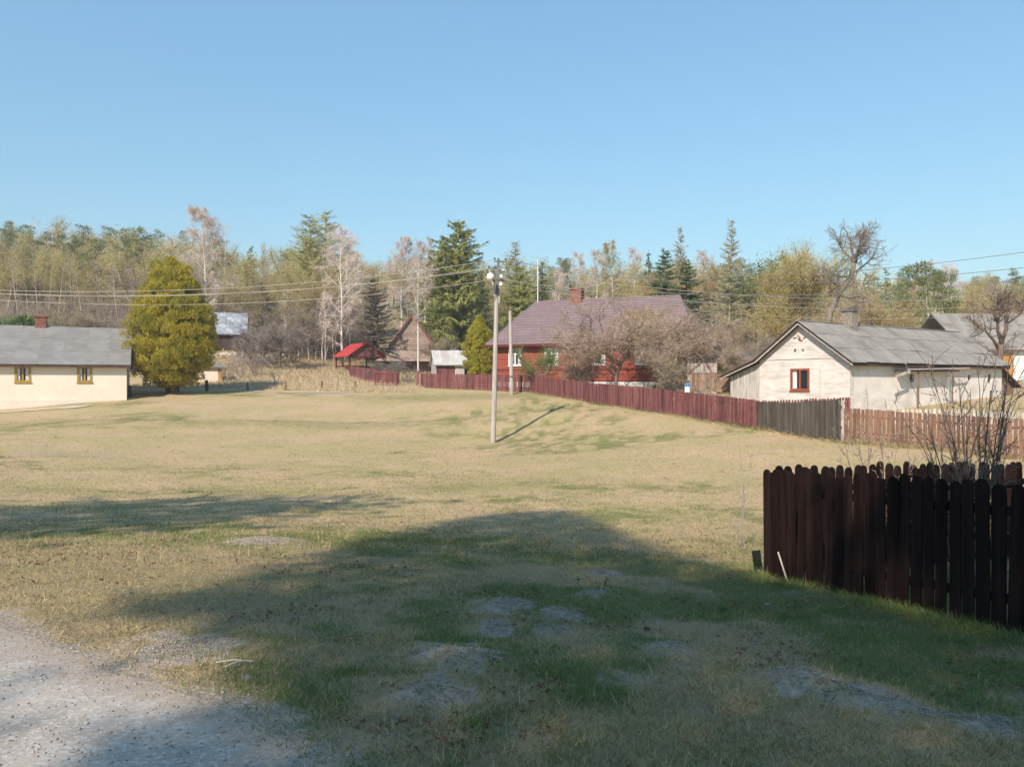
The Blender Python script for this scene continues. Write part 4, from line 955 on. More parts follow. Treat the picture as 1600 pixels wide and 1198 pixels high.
def conifer(seed, h=16, w=3.2, leaf='needle_spruce', bark='bark_brown', whorls=26, per=8, n=34, L=.42, W=.14, droop=-.25, up=.25, start=.06, bare=0.0, power=.85, ragged=.25, hang=.35):
    T = Tree(seed); r = T.r
    tp, _ = T.limb((0,0,-.3), (0,0,1), h*1.0, .012*h, .015, 8, 7, .012, .02)
    for k in range(whorls):
        t = start + (1-start)*(k+.5*r.rand())/whorls
        R = w*((1-t)**power)*(1 if t > start+.1 else .8) + .12
        for j in range(per if t < .8 else max(4, per-2)):
            a = j*6.283/per + r.rand()*1.2 + k*.7; rr = R*(1+ragged*r.normal()*.6); rr = max(rr, .15)
            tj = min(.985, t + r.uniform(-.6, 1.0)/whorls); i = tj*8; q = int(i); p = tp[q]*(1-(i-q)) + tp[min(q+1, 8)]*(i-q)
            d0 = droop*(1-t)+.35*t
            bp, _ = T.limb(p, (math.cos(a), math.sin(a), d0), rr, .010*(1-t)+.012, .006, 4, 3, .06, up*.12)
            m = max(5, int(n*(rr/w)**.8)); P, D = along(r, bp, m, .08 if bare == 0 else bare)
            side = np.cross(D, [0,0,1]); sg = r.choice([-1, 1], m)[:,None]
            D2 = unit(D*.7 + side*sg*r.uniform(.2, 1.0, m)[:,None] + rdir(r, m)*.3 + np.array([0,0,-hang])*r.rand(m)[:,None]*2)
            T.leaves(P, D2, r.uniform(.6, 1.25, m)*L*(.55+.6*rr/w), r.uniform(.7, 1.3, m)*W, np.array([math.cos(a)*.75, math.sin(a)*.75, .8]))
    P = np.zeros((20, 3)); P[:,2] = h*r.uniform(.93, .99, 20); T.leaves(P, unit(rdir(r, 20)+np.array([0,0,1.0])), L*.8, W*.6)
    return T.finish(bark, leaf)

def pine(seed, h=15, leaf='needle_pine', clumps=22, n=95, cr=1.0, start=.55, spread=2.3, L=.34, W=.09):
    T = Tree(seed); r = T.r
    tp, _ = T.limb((0,0,-.3), (r.normal()*.03, r.normal()*.03, 1), h, .012*h, .03, 9, 7, .03, .03)
    for k in range(clumps):
        t = start + (1-start)*(k+r.rand())/clumps*.98; i = t*9; q = int(i); p = tp[q]*(1-(i-q)) + tp[min(q+1,9)]*(i-q)
        a = r.rand()*6.283; R = spread*(1.05-.75*((t-start)/(1-start))**1.5)*r.uniform(.45, 1.1)
        bp, _ = T.limb(p, (math.cos(a), math.sin(a), r.uniform(.1, .6)), R, .05*(1-t)+.02, .012, 4, 4, .12, .06)
        c = bp[-1]; s = cr*r.uniform(.6, 1.1)*(1.1-.4*(t-start)/(1-start))
        P = c + rdir(r, n)*(r.rand(n)**.45)[:,None]*np.array([s, s, s*.62]); D = unit((P-c)/s + rdir(r, n)*.5 + np.array([0,0,.35])); T.leaves(P, D, r.uniform(.6, 1.2, n)*L, W, (P-c)/s + np.array([0,0,.4]))
    return T.finish('bark_pine', leaf)

def thuja(seed, h=8.5, w=2.9, n=26000, leaf='thuja', L=.26, W=.12, tops=1, base=.06):
    """dense teardrop of upright flaky sprays, lumpy outline"""
    T = Tree(seed); r = T.r
    for k in range(6):
        a = r.rand()*6.283; T.limb((math.cos(a)*.15, math.sin(a)*.15, -.3), (math.cos(a)*.22, math.sin(a)*.22, 1), h*.5, .10, .03, 5, 6, .07, .02)
    K = 420
    lz = r.rand(K)**.8; la = r.rand(K)*6.283
    prof = lambda t: w*np.clip(np.minimum(1, (t+.05)/.26)**.55, 0, 1)*(1-np.clip((t-.28)/.72, 0, 1)**2.4)**.9
    tip = r.rand(K)*.0 + 1
    cent = np.stack([np.cos(la)*prof(lz)*r.uniform(.62, .92, K), np.sin(la)*prof(lz)*r.uniform(.62, .92, K), (base + (1-base)*lz)*h*r.uniform(.93, 1.0, K)], 1)
    rad = w*r.uniform(.11, .22, K)*(1-.45*lz)
    if tops > 1:
        ex = np.array([[w*.34, -.2, h*.90], [-w*.30, 0, h*.93], [w*.40, -.25, h*.80], [-w*.34, .1, h*.84]]); cent = np.concatenate([cent, ex]); rad = np.concatenate([rad, w*np.array([.15, .17, .19, .20])])
    ci = r.choice(len(cent), n, p=(rad**2)/np.sum(rad**2)); u = rdir(r, n); q = (r.uniform(.6, 1.0, n)**.5)[:,None]; u[:,2] = np.abs(u[:,2])*.9-.15
    P = cent[ci] + u*q*rad[ci][:,None]*np.array([1, 1, 1.45])
    P[:,2] = np.clip(P[:,2], base*h*.6, h)
    out = unit(P*np.array([1,1,0]) + 1e-3)
    D = unit(out*.35 + u*.35 + np.array([0,0,.85]) + rdir(r, n)*.35); T.leaves(P, D, r.uniform(.6, 1.3, n)*L, r.uniform(.6, 1.3, n)*W, out*.8 + u*.6)
    # inner dark mass of sprays so that the heart is closed
    m = n//5; z = r.rand(m); a = r.rand(m)*6.283; R = prof(z)*np.sqrt(r.rand(m))*.6
    P = np.stack([np.cos(a)*R, np.sin(a)*R, (base+(1-base)*z)*h*.94], 1); T.leaves(P, unit(rdir(r, m)+np.array([0,0,.5])), L*1.3, W*1.6)
    return T.finish('bark_brown', leaf)

def bush(seed, h=2.5, stems=16, spread=.5, leaf='twig_brown', bark='bark_brown', twigs=14, r0=.018, sub=6, buds=0):
    T = Tree(seed); r = T.r
    for k in range(stems):
        a = r.rand()*6.283; s = spread*r.rand()**.6
        pts, d = T.limb((math.cos(a)*.25*s, math.sin(a)*.25*s, -.1), (math.cos(a)*s, math.sin(a)*s, 1), h*r.uniform(.6, 1.05), r0*r.uniform(.6, 1.1), r0*.25, 6, 5, .10, .02)
        for q in range(sub):
            P, D = along(r, pts, 1, .25, .95)
            sp, _ = T.limb(P[0], D[0] + r.normal(size=3)*.5, h*r.uniform(.15, .35), r0*.38, r0*.15, 4, 3, .15, .05)
            P, D = along(r, sp, twigs, .1); T.leaves(P, unit(D + rdir(r, twigs)*.7), r.uniform(.3, 1.0, twigs)*h*.11, r0*.5)
            if buds: P, D = along(r, sp, buds); T.leaves(P, unit(rdir(r, buds)+np.array([0,0,.4])), .05, .03)
    return T.finish(bark, leaf)

LIB = {}
def lib(k):
    if k in LIB: return LIB[k]
    t = {
     'birch_tall': lambda: birch(11, 18, 1.35, spread=.25, start=.34, fine=1.5),
     'birch_branchy': lambda: birch(12, 15, 1.1, spread=.29, start=.16, droop=.35, fine=1.6),
     'birch_slim': lambda: birch(13, 15, .9, spread=.21, start=.42, fine=1.6),
     'birch_pale': lambda: birch(14, 15, .9, spread=.22, start=.40, droop=.5, fine=1.6),
     'birch_bud': lambda: birch(15, 15, 1.0, leaf='bud_olive', spread=.23, start=.3, fine=2),
     'pole_birch': lambda: birch(17, 15, .55, bark='bark_pale', leaf='bud_tan', spread=.13, start=.55, fine=1.0),
     'bare_tall': lambda: birch(16, 14, .7, bark='bark_pale', leaf='twig_pink', spread=.22, start=.4, droop=-.3),
     'larch': lambda: conifer(21, 18, 4.6, 'needle_larch', 'bark_brown', 36, 9, 70, .55, .085, .05, .5, .14, .0, .6, .4, .35),
     'larch_slim': lambda: conifer(22, 17, 2.3, 'needle_grey', 'bark_pale', 38, 8, 46, .46, .07, .1, .4, .2, 0, .75, .35, .3),
     'spruce_big': lambda: conifer(23, 16, 3.9, 'needle_spruce', 'bark_brown', 36, 11, 74, .55, .15, -.12, .25, .03, 0, .50, .62, .8),
     'spruce': lambda: conifer(24, 15, 3.0, 'needle_dark', 'bark_brown', 32, 9, 60, .5, .14, -.2, .3, .04, 0, .75, .3, .4),
     'spruce_slim': lambda: conifer(25, 14, 2.1, 'needle_dark', 'bark_brown', 30, 8, 44, .45, .13, -.2, .3, .05, 0, .85, .25, .4),
     'spruce_black': lambda: conifer(26, 12, 2.6, 'needle_black', 'bark_brown', 22, 7, 46, .46, .12, -.35, .6, .12, 0, .62, .5, .3),
     'pine': lambda: pine(31), 'pine_b': lambda: pine(32, 14, clumps=18, start=.5, spread=2.0),
     'pine_full': lambda: pine(33, 11, leaf='needle_green', clumps=46, n=110, start=.12, spread=2.6, cr=1.15),
     'bud': lambda: broad(41, 12, .62, .34, 9, 'bud_olive', 'bark_pale', .15, .065, 26, 9, .14, .07, haze=50, rbase=.014),
     'bud_tan': lambda: broad(42, 12, .62, .30, 9, 'bud_tan', 'bark_grey', .14, .06, 22, 12, .14, .07, haze=50, rbase=.014),
     'bud_orange': lambda: broad(43, 9, .72, .22, 9, 'bud_orange', 'bark_grey', .14, .05, 20, 16, .14, .10, haze=40, rbase=.016),
     'bud_round': lambda: broad(44, 12, .74, .26, 10, 'bud_olive', 'bark_grey', .16, .07, 32, 6, .16, .03, haze=60, rbase=.015),
     'green': lambda: broad(45, 9, .72, .2, 9, 'leaf_green', 'bark_grey', .19, .09, 34, 6, .16, .05, haze=50),
     'bare': lambda: broad(46, 9, .8, .24, 8, 'twig_brown', 'bark_grey', .1, .02, 0, 60, .2, .04, rbase=.017),
     'bare_grey': lambda: broad(47, 7, .85, .2, 8, 'twig_grey', 'bark_grey', .1, .02, 0, 60, .24, .02, wide=1.2, rbase=.018),
     'apple': lambda: broad(48, 5.5, 1.0, .22, 8, 'twig_brown', 'bark_grey', .22, .022, 10, 70, .26, .0, .020, wide=1.35, upd=.1, haze=30),
     'apple_b': lambda: broad(49, 5.5, 1.0, .2, 9, 'twig_brown', 'bark_grey', .22, .022, 12, 70, .26, .02, .020, wide=1.2, haze=30),
     'scrub': lambda: bush(51, 3, 18, .7, 'twig_brown', 'bark_grey', 16, .02, 7),
     'scrub_pink': lambda: bush(52, 3, 22, .55, 'twig_pink', 'bark_pale', 14, .016, 6),
     'sapling': lambda: bush(53, 3.2, 3, .25, 'twig_pink', 'bark_pale', 12, .02, 8),
     'juniper': lambda: thuja(54, 3, 1.7, 5000, 'needle_dark', .22, .09),
     'thuja_cone': lambda: thuja(55, 2.4, .55, 3500, 'thuja_yellow', .12, .05),
    }[k](); LIB[k] = t; return t

PROTO = {}
def plant(name, kind, u, d, top, label, cat, wf=1.0, group=None, base=None, rz=None, lean=0.0, hgt=None, seed=None):
    """stand a tree of a kind where the photo shows it: column u, distance d, top at row `top`"""
    X = px(u, d); z = g1(X, d) if base is None else pz(base, d); T = lib(kind)
    hh = hgt or (pz(top, d) - z); s = hh / T.h
    if kind not in PROTO:
        r = thing(name, label, cat); a, b = T.meshes(); link('trunk', a, r); link('crown', b, r); PROTO[kind] = r
    else:
        p = PROTO[kind]; r = p.copy(); r.name = name; COL.objects.link(r)
        for k in 'label', 'category', 'group':
            if k in r: del r[k]
        for ch in [c for c in p.children if c.name.split('.')[0] in ('trunk', 'crown')]:
            c = ch.copy(); c.parent = r; COL.objects.link(c)
        tag(r, label, cat)
    if group: r['group'] = group
    R = random.Random(int(u*7+d))
    r.location = (X, d, z - .05); r.scale = (s*wf, s*wf, s); r.rotation_euler = (0, lean, R.uniform(0, 6.28) if rz is None else rz)
    return r
TREES = [
 # left wood
 ('pine_tree','pine',0,112,352,'pine at the very edge of the wood above the cream roof','tree',1.0),
 ('pine_tree','pine_b',66,114,360,'round crowned pine, second from the edge of the wood above the red chimney','tree',1.1),
 ('pine_tree','pine',107,118,362,'tall pine breaking the skyline between two budding crowns on the hill','tree',1.0),
 ('pine_tree','pine_b',122,121,367,'smaller pine touching the tall skyline pine on the hill','tree',.8),
 ('pine_tree','pine',196,112,370,'dark pine where the wood steps down behind the big thuja','tree',1.05),
 ('budding_tree','bud_round',22,113,357,'broad tan budding crown beside the edge pine on the hill','tree',1.0),
 ('budding_tree','bud',45,104,376,'olive budding tree in front of the hill pines','tree',1.1),
 ('budding_tree','bud_round',157,113,361,'largest round olive crown on the hill skyline','tree',1.15),
 ('budding_tree','bud',100,104,392,'slender yellow green tree before the hill pines','tree',.8),
 ('budding_tree','bud_tan',210,108,398,'tan budding tree just above the thuja shoulder','tree',1.0),
 ('birch_tree','pole_birch',90,91,386,'slim birch pole under the yellow green tree on the hill','tree',.9),
 ('birch_tree','pole_birch',112,92,384,'slim birch pole below the tall skyline pine','tree',.8),
 ('birch_tree','pole_birch',132,90,392,'slim birch pole above the brown gnarled tree','tree',.9),
 ('birch_tree','pole_birch',186,91,396,'slim birch pole halfway from the forked tree to the thuja','tree',.9),
 ('birch_tree','pole_birch',7,90,378,'thin white birch stem nearest the edge above the cream roof','tree',.9),
 ('birch_tree','pole_birch',20,91,384,'second thin birch above the cream roof, close to the edge stem','tree',.8),
 ('birch_tree','pole_birch',33,89,388,'leaning thin birch above the dark juniper','tree',.9),
 ('birch_tree','pole_birch',45,92,380,'tall thin birch just past the dark juniper','tree',.8),
 ('birch_tree','pole_birch',60,90,384,'thin birch standing right above the red chimney','tree',.9),
 ('birch_tree','pole_birch',76,92,382,'thin birch past the red chimney, in the hill scrub','tree',.8),
 ('bare_tree','bare_tall',160,99,402,'pale forked bare tree below the round olive crown','tree',1.1),
 ('bare_tree','bare_tall',168,100,408,'twin pale bare stem beside the forked one','tree',.9),
 ('bare_tree','bare_tall',206,101,412,'bare pale stem by the left shoulder of the thuja','tree',1.0),
 ('bare_tree','bare',240,98,374,'bare twiggy tree rising into the sky just over the thuja top','tree',1.0),
 ('bare_tree','bare',138,66,455,'brown gnarled bare tree right behind the cream house ridge','tree',1.3),
 ('bare_tree','bare',180,67,462,'brown bare tree between the house ridge and the thuja','tree',1.2),
 ('juniper_bush','juniper',35,62,489,'dark green juniper peeping over the cream house roof','bush',1.5),
 ('leafy_bush','green',62,70,482,'light green bush behind the red chimney','bush',1.5),
 # behind and beside the big thuja
 ('birch_tree','birch_tall',327,76,316,'tallest white birch with pinkish twigs rising behind the big thuja','tree',1.15),
 ('budding_tree','bud_orange',275,96,396,'orange tinged budding crown peeping over the thuja top','tree',1.1),
 ('budding_tree','bud_tan',350,98,412,'tan budding tree behind the tallest birch','tree',1.1),
 ('pine_tree','pine',389,108,398,'small skyline pine between the tallest birch and the feathery larch','tree',.8),
 ('spruce_tree','spruce_slim',411,88,428,'small green spruce at the foot of the yellowish trees','tree',.9),
 ('bare_tree','bare_grey',433,70,488,'grey gnarled bare tree with dark knots by the barn','tree',1.3),
 ('bare_tree','bare_grey',405,73,500,'low grey bare tree beside the blue roofed barn','tree',1.3),
 ('sapling_tree','sapling',429,56.5,535,'thin pink twigged sapling on the rough grass slope','sapling',1.6),
 ('bare_shrub','scrub_pink',352,58.5,538,'pinkish bare shrub at the thuja edge by the orange corner','shrub',1.2),
 ('bare_shrub','scrub_pink',378,62,532,'pinkish bare shrub below the barn wall','shrub',1.3),
 ('bare_shrub','scrub',400,64,545,'brownish bare shrub behind the thuja shade','shrub',1.2),
 ('budding_tree','bud_tan',445,86,404,'tan yellow budding tree before the feathery larch','tree',1.2),
 ('budding_tree','bud',470,82,432,'olive yellow tree at the foot of the feathery larch','tree',1.1),
 ('larch_tree','larch',487,90,332,'tall feathery green larch standing higher than the wood','tree',1.3),
 ('larch_tree','larch',508,93,326,'second feathery larch leaning against the tallest one','tree',1.2),
 ('budding_tree','bud_tan',512,80,392,'tan budding crown between larch and white birch','tree',1.0),
 ('birch_tree','birch_branchy',536,72,343,'white birch with long spreading pale limbs beside the nearly black spruce','tree',1.0),
 ('birch_tree','birch_slim',548,80,358,'thin birch close behind the long limbed one','tree',1.0),
 ('birch_tree','birch_slim',508,74,450,'low thin stem among the poles by the red roof','tree',.7),
 ('bare_tree','bare_tall',522,75,432,'bare pole like tree left of the red roof','tree',.7),
 ('bare_tree','bare_tall',496,78,452,'bare pole like tree in the thicket, farther from the red roof','tree',.7),
 ('spruce_tree','spruce_black',590,70,430,'nearly black drooping spruce right behind the red roof','tree',1.0),
 ('budding_tree','bud_tan',575,100,402,'tan budding tree behind the black spruce','tree',1.0),
 ('birch_tree','birch_tall',627,92,364,'white birch with vase of pink twigs standing over the shingled cabin','tree',.9),
 ('birch_tree','birch_pale',653,65.5,368,'thin birch crossing in front of the shingled cabin','tree',.75),
 ('birch_tree','birch_slim',663,100,362,'pale birch top beside the tall spruce','tree',.9),
 ('spruce_tree','spruce_big',716,80,341,'tallest bushy green spruce behind the tin shed','tree',1.0),
 ('spruce_tree','spruce_big',690,83,372,'lower shoulder spruce joined to the tallest bushy spruce','tree',1.0),
 ('spruce_tree','spruce',752,78,420,'dark spruce rising between the yellow thuja and the power pole','tree',.9),
 ('thuja_tree','thuja_cone',1122,46.5,560,'small cone thuja nearer the plank shed','shrub',1.0),
 ('thuja_tree','thuja_cone',1138,47,562,'small cone thuja nearer the cottage lean-to','shrub',1.0),
 ('bare_shrub','scrub',640,61,563,'bushy bare shrub in the gap beside the mesh gate','shrub',1.1),
 ('bare_tree','bare_grey',612,62.5,552,'low dark bare tree growing at the mesh gate','tree',1.2),
 ('bare_tree','bare',690,72,505,'spreading bare tree behind the tin shed','tree',1.4),
 # centre wood above the red house
 ('larch_tree','larch_slim',811,84,372,'pale topped larch just beside the power pole','tree',1.3),
 ('spruce_tree','spruce_big',812,80,412,'broad green spruce left of the thin mast','tree',1.0),
 ('spruce_tree','spruce_slim',848,84,403,'slim dark spruce right behind the thin mast','tree',.9),
 ('pine_tree','pine',870,96,398,'skyline pine between mast and brick chimney','tree',.9),
 ('pine_tree','pine_b',884,98,402,'lower skyline pine above the brick chimney','tree',.9),
 ('birch_tree','birch_slim',866,86,412,'double pale birch stem left of the brick chimney','tree',.9),
 ('birch_tree','birch_pale',898,88,388,'leaning white birch over the brick chimney','tree',.9),
 ('birch_tree','birch_slim',928,88,384,'white birch just right of the brick chimney','tree',.9),
 ('birch_tree','birch_bud',962,90,370,'tallest budding birch over the plum roof ridge','tree',1.0),
 ('birch_tree','birch_slim',985,92,380,'birch with pink twigs beside the tallest budding one','tree',.9),
 ('budding_tree','bud',940,94,398,'tan green tree between birches over the plum roof','tree',1.1),
 ('budding_tree','bud',1000,88,404,'yellow green budding tree left of the paired spruces','tree',1.1),
 ('spruce_tree','spruce_slim',1013,100,390,'small skyline spruce near the paired spruces','tree',1.0),
 ('spruce_tree','spruce',1036,72,384,'dark spruce, the pointed one of the pair over the bare garden','tree',1.2),
 ('spruce_tree','spruce',1076,70,402,'dark broad spruce, the lower one of the pair over the bare garden','tree',1.6),
 ('larch_tree','larch_slim',1064,88,350,'thin greyish larch top rising behind the paired spruces','tree',.9),
 ('birch_tree','birch_slim',1090,92,384,'birch with greyish twigs between paired spruces and tall larch','tree',.9),
 ('budding_tree','bud_tan',1108,86,384,'tan budding tree left of the tall larch','tree',1.0),
 ('larch_tree','larch_slim',1138,80,338,'tall narrow larch, highest of the wood left of the cottage','tree',1.1),
 ('budding_tree','green',1168,82,392,'light green leafy crown beside the tall narrow larch','tree',1.0),
 ('bare_tree','bare',1128,66,470,'brown bare tree below the tall narrow larch','tree',1.2),
 ('bare_tree','bare',1185,70,462,'brown bare tree left of the yellow leaved one','tree',1.2),
 ('budding_tree','bud_tan',1195,84,420,'tan tree between green crown and yellow leaved tree','tree',1.0),
 # right
 ('leafy_bush','bud_tan',1375,64,440,'yellow leaved bush behind the cottage chimney','bush',1.6),
 ('pine_tree','pine_full',1415,70,404,'full green pine, the bigger one behind the cottage roof','tree',1.15),
 ('pine_tree','pine_full',1482,74,415,'full green pine, the one farther from the chimney','tree',1.0),
 ('birch_tree','birch_slim',1452,92,398,'birch top with pink twigs between the two full pines','tree',1.1),
 ('birch_tree','birch_slim',1492,96,404,'birch top with pink twigs right of the full pines','tree',1.1),
 ('budding_tree','bud_tan',1525,92,428,'tan crown on the low skyline by the wires','tree',1.2),
 ('budding_tree','bud',1555,100,426,'olive crown on the low skyline by the wires','tree',1.0),
 ('pine_tree','pine_b',1592,104,416,'bluish pine at the end of the low skyline','tree',1.0),
 ('leafy_bush','bare',1450,60,500,'brown bare bush over the cottage roof end','bush',1.7),
 ('bare_tree','bare_grey',1516,52,510,'dark bare tree over the far end of the cottage','tree',1.1),
 # red house garden
 ('apple_tree','apple_b',903,50.0,552,'small tan twigged apple tree before the middle of the red house','tree',.9),
 
 ('apple_tree','apple',1150,46,520,'bare apple tree behind the cottage lean-to roof','tree',1.2),
 ('apple_tree','apple_b',1185,52,505,'twiggy apple tree above the cottage verge','tree',1.2),
]
for row in TREES:
    plant(*row[:6], row[6], row[7] if len(row) > 7 else 1.0)

# trees that have a shape of their own
def single(T, name, u, d, label, cat, z=None, rz=0.0, group=None, top=None, wf=1.0):
    X = px(u, d); r = thing(name, label, cat, (X, d, (g1(X, d) if z is None else z)-.05), rz, group)
    if top: s = (pz(top, d)-g1(X, d)+.05)/T.h; r.scale = (s*wf, s*wf, s)
    a, b = T.meshes(); link('trunk', a, r); link('crown', b, r); return r
X = px(268, 49.5)
single(thuja(61, pz(404, 49.5)-g1(X, 49.5), 2.95, 62000, 'thuja', .19, .08, tops=2), 'thuja_tree', 268, 49.5, 'big golden green thuja at the end of the cream house', 'tree', rz=0)
X = px(748, 61)
single(thuja(62, pz(493, 61)-g1(X, 61), 1.35, 20000, 'thuja_yellow', .17, .075), 'thuja_tree', 748, 61, 'yellow green pointed thuja between tin shed and red house', 'tree')
X = px(860, 48.5)
single(broad(63, pz(512, 51.5)-g1(X, 51.5), .9, .2, 9, 'leaf_green', 'bark_grey', .10, .045, 16, 16, .2, .05, .02, wide=.9, upd=.4), 'leafy_shrub', 860, 51.5, 'greenish leafing shrub before the second window of the red house', 'shrub')
X = px(958, 46)
single(broad(69, (pz(455, 46)-g1(X, 46))*1.0, .88, .24, 13, 'bud_pink', 'bark_grey', .20, .024, 12, 24, .2, .05, .014, wide=1.3, upd=.6, haze=34), 'apple_tree', 957, 48.5, 'largest pale brown apple tree, its round crown hiding the plum roof', 'tree', top=442, wf=1.6)
X = px(1012, 48)
single(broad(64, pz(470, 46)-g1(X, 46), .95, .2, 10, 'bud_orange', 'bark_grey', .14, .03, 22, 34, .16, .06, .016, wide=1.1, upd=.5, haze=34), 'willow_tree', 1018, 50, 'orange twigged rounded tree over the end of the plum roof', 'tree', top=462, wf=1.2)
X = px(1066, 39)
single(broad(65, pz(515, 39)-g1(X, 39), 1.1, .34, 6, 'twig_brown', 'bark_grey', .06, .03, 4, 56, .28, .04, .026, lean=(.12,0), wide=1.35, upd=.35), 'apple_tree', 1066, 39, 'crooked pale trunked apple tree next to the blue topped can', 'tree', rz=.4, top=512)
X = px(1240, 60)
single(broad(66, pz(362, 60)-g1(X, 60), .85, .26, 8, 'bud_tan', 'bark_brown', .17, .07, 26, 44, .18, .08, .014, wide=.95, upd=.4, haze=80), 'old_tree', 1243, 60, 'tall brown tree with sparse yellow leaves above the cottage gable', 'tree', rz=1, top=362, wf=1.1)
X = px(1290, 56)
T = Tree(67)
def crooked():
    """leaning old fruit tree: a bent trunk into the upper right, wide bare crown"""
    r = T.r; H = pz(340, 56)-g1(X, 56); zc = lambda v: pz(v, 56)-g1(X, 56); xc = lambda u: px(u, 56)-X
    base = np.array([(0,0,-.3),(xc(1288),0,zc(545)),(xc(1296),0,zc(490)),(xc(1312),.1,zc(455)),(xc(1332),.2,zc(430)),(xc(1338),.2,zc(405))])
    T.w.tube(base, [.30,.26,.24,.22,.19,.13], 7)
    limbs = [(xc(1338),.2,zc(405),(-.1,0,1),2.9),(xc(1336),.2,zc(415),(.9,.3,.8),2.6),(xc(1334),.2,zc(425),(1,-.2,.25),2.3),(xc(1330),.2,zc(432),(-.7,.2,1.0),2.6),(xc(1320),.15,zc(445),(-1,-.3,.15),1.9),(xc(1338),.2,zc(408),(.5,.8,.9),2.4),(xc(1337),.2,zc(410),(.1,-.9,.8),2.3),(xc(1310),.1,zc(458),(.9,.4,-.05),2.3),(xc(1338),.2,zc(406),(.35,-.2,1.0),2.9),(xc(1338),.2,zc(410),(-.5,-.4,.9),2.6)]
    for x, y, z, d, L in limbs:
        pts, _ = T.limb((x,y,z), d, L, .10, .03, 6, 5, .2, .02)
        for k in range(10):
            P, D = along(r, pts, 1, .15, 1.0); q, _ = T.limb(P[0], D[0]+r.normal(size=3)*.8, r.uniform(.8, 1.6), .035, .012, 4, 4, .25, .02)
            for j in range(6):
                P, D = along(r, q, 1, .2); s, _ = T.limb(P[0], D[0]+r.normal(size=3)*.8, r.uniform(.35, .8), .014, .007, 3, 3, .25, .0)
                P, D = along(r, s, 9); T.leaves(P, unit(D+rdir(r, 9)*.9), r.uniform(.12, .4, 9), r.uniform(.014, .026, 9))
    return T.finish('bark_grey', 'twig_grey')
single(crooked(), 'fruit_tree', 1290, 56, 'crooked bare old tree with bent trunk behind the cottage chimney', 'tree')
T = Tree(68); X = px(1562, 47)
def forked():
    r = T.r; zc = lambda v: pz(v, 47)-g1(X, 47); xc = lambda u: px(u, 47)-X
    T.w.tube([(0,0,-.3),(xc(1562),0,zc(570)),(xc(1564),0,zc(535))], [.24,.19,.17], 7)
    for pts, rr in (([(1563,535),(1559,515),(1556,498),(1548,480)],.11),([(1564,536),(1572,512),(1574,490),(1570,470)],.13),([(1563,545),(1552,530),(1535,516),(1520,508)],.10),([(1573,505),(1590,490),(1605,470)],.08),([(1557,500),(1562,485),(1566,468)],.08)):
        P = np.array([(xc(a), r.normal()*.15, zc(b)) for a, b in pts]); T.w.tube(P, np.linspace(rr, rr*.45, len(P)), 6)
        for k in range(11):
            A, D = along(r, P, 1, .35); q, _ = T.limb(A[0], D[0]+r.normal(size=3)*.9+np.array([0,0,.2]), r.uniform(.7, 1.5), .035, .012, 4, 4, .25, .03)
            for j in range(7):
                A, D = along(r, q, 1, .2); s, _ = T.limb(A[0], D[0]+r.normal(size=3)*.8, r.uniform(.35, .8), .013, .006, 3, 3, .25)
                A, D = along(r, s, 9); T.leaves(A, unit(D+rdir(r, 9)*.9), r.uniform(.12, .4, 9), r.uniform(.012, .024, 9))
    return T.finish('bark_brown', 'twig_brown')
single(forked(), 'fruit_tree', 1562, 47, 'bare tree with forked reddish trunk before the whitewashed house', 'tree')

# near bare shrubs inside the garden fence, and the sapling on the lawn
def stems(seed, list_, bark, leaf, u0, d, z0, label, name='bare_shrub', thick=.016, sub=7, tw=7, cat='shrub'):
    T = Tree(seed); r = T.r; X = px(u0, d)
    for u, v, dd, th in list_:
        top = np.array([px(u, d+dd)-X, dd, pz(v, d+dd)-z0]); b = np.array([r.normal()*.12, r.normal()*.12, -.05])
        mid = b*.45 + top*.55 + np.array([-top[0]*.18, 0, .08]) + r.normal(size=3)*.05
        t = np.linspace(0, 1, 9)[:,None]; P = b*(1-t)**2 + 2*mid*t*(1-t) + top*t*t + r.normal(size=(9,3))*.012
        T.w.tube(P, np.linspace(th, th*.28, 9)*.75, 5)
        for k in range(sub):
            A, D = along(r, P, 1, .28, .98); q, _ = T.limb(A[0], D[0]*.9+r.normal(size=3)*.45, r.uniform(.15, .55), th*.25, th*.12, 5, 4, .12, .03)
            A, D = along(r, q, tw); T.leaves(A, unit(D+rdir(r, tw)*.8), r.uniform(.02, .14, tw), r.uniform(.005, .009, tw))
            A, D = along(r, q, tw, .2); T.leaves(A, unit(rdir(r, tw)+np.array([0,0,.5])), .018, .014)
    T.finish(bark, leaf)
    return single(T, name, u0, d, label, cat, z=z0+.05)
zb = -.62
stems(71, [(1420,590,.2,.013),(1462,612,.2,.011),(1490,560,.3,.012),(1515,605,.1,.012),(1548,580,.0,.012),(1582,628,.2,.011),(1595,575,-.1,.013),(1435,655,.3,.009),(1526,640,.2,.010),(1568,660,.3,.010),(1480,655,.1,.009),(1450,560,.0,.014),(1475,640,.3,.010),(1500,595,-.2,.013),(1530,575,.1,.014),(1560,545,.2,.015),(1575,600,0,.013),(1590,560,.3,.015),(1445,635,.2,.010),(1395,625,.1,.011),(1510,630,.4,.011),(1540,620,-.2,.011),(1588,520,.1,.017),(1600,600,.2,.012),(1470,585,.3,.012),(1555,640,.5,.009)],
      'bark_brown', 'twig_grey', 1525, 8.6, zb, 'tall bare shrub of thin dark stems rising above the dark brown fence', thick=.016, sub=9)
stems(72, [(1300,640,.3,.009),(1320,660,.1,.008),(1340,690,.2,.007),(1360,650,.0,.008),(1385,640,.3,.008),(1400,690,.1,.007),(1315,700,-.1,.007),(1355,705,.4,.006),(1420,670,.2,.008),(1370,690,-.2,.007)],
      'bark_brown', 'twig_pink', 1375, 9.9, -.75, 'smaller reddish twigged shrub arching over the fence corner side', sub=8, tw=8)
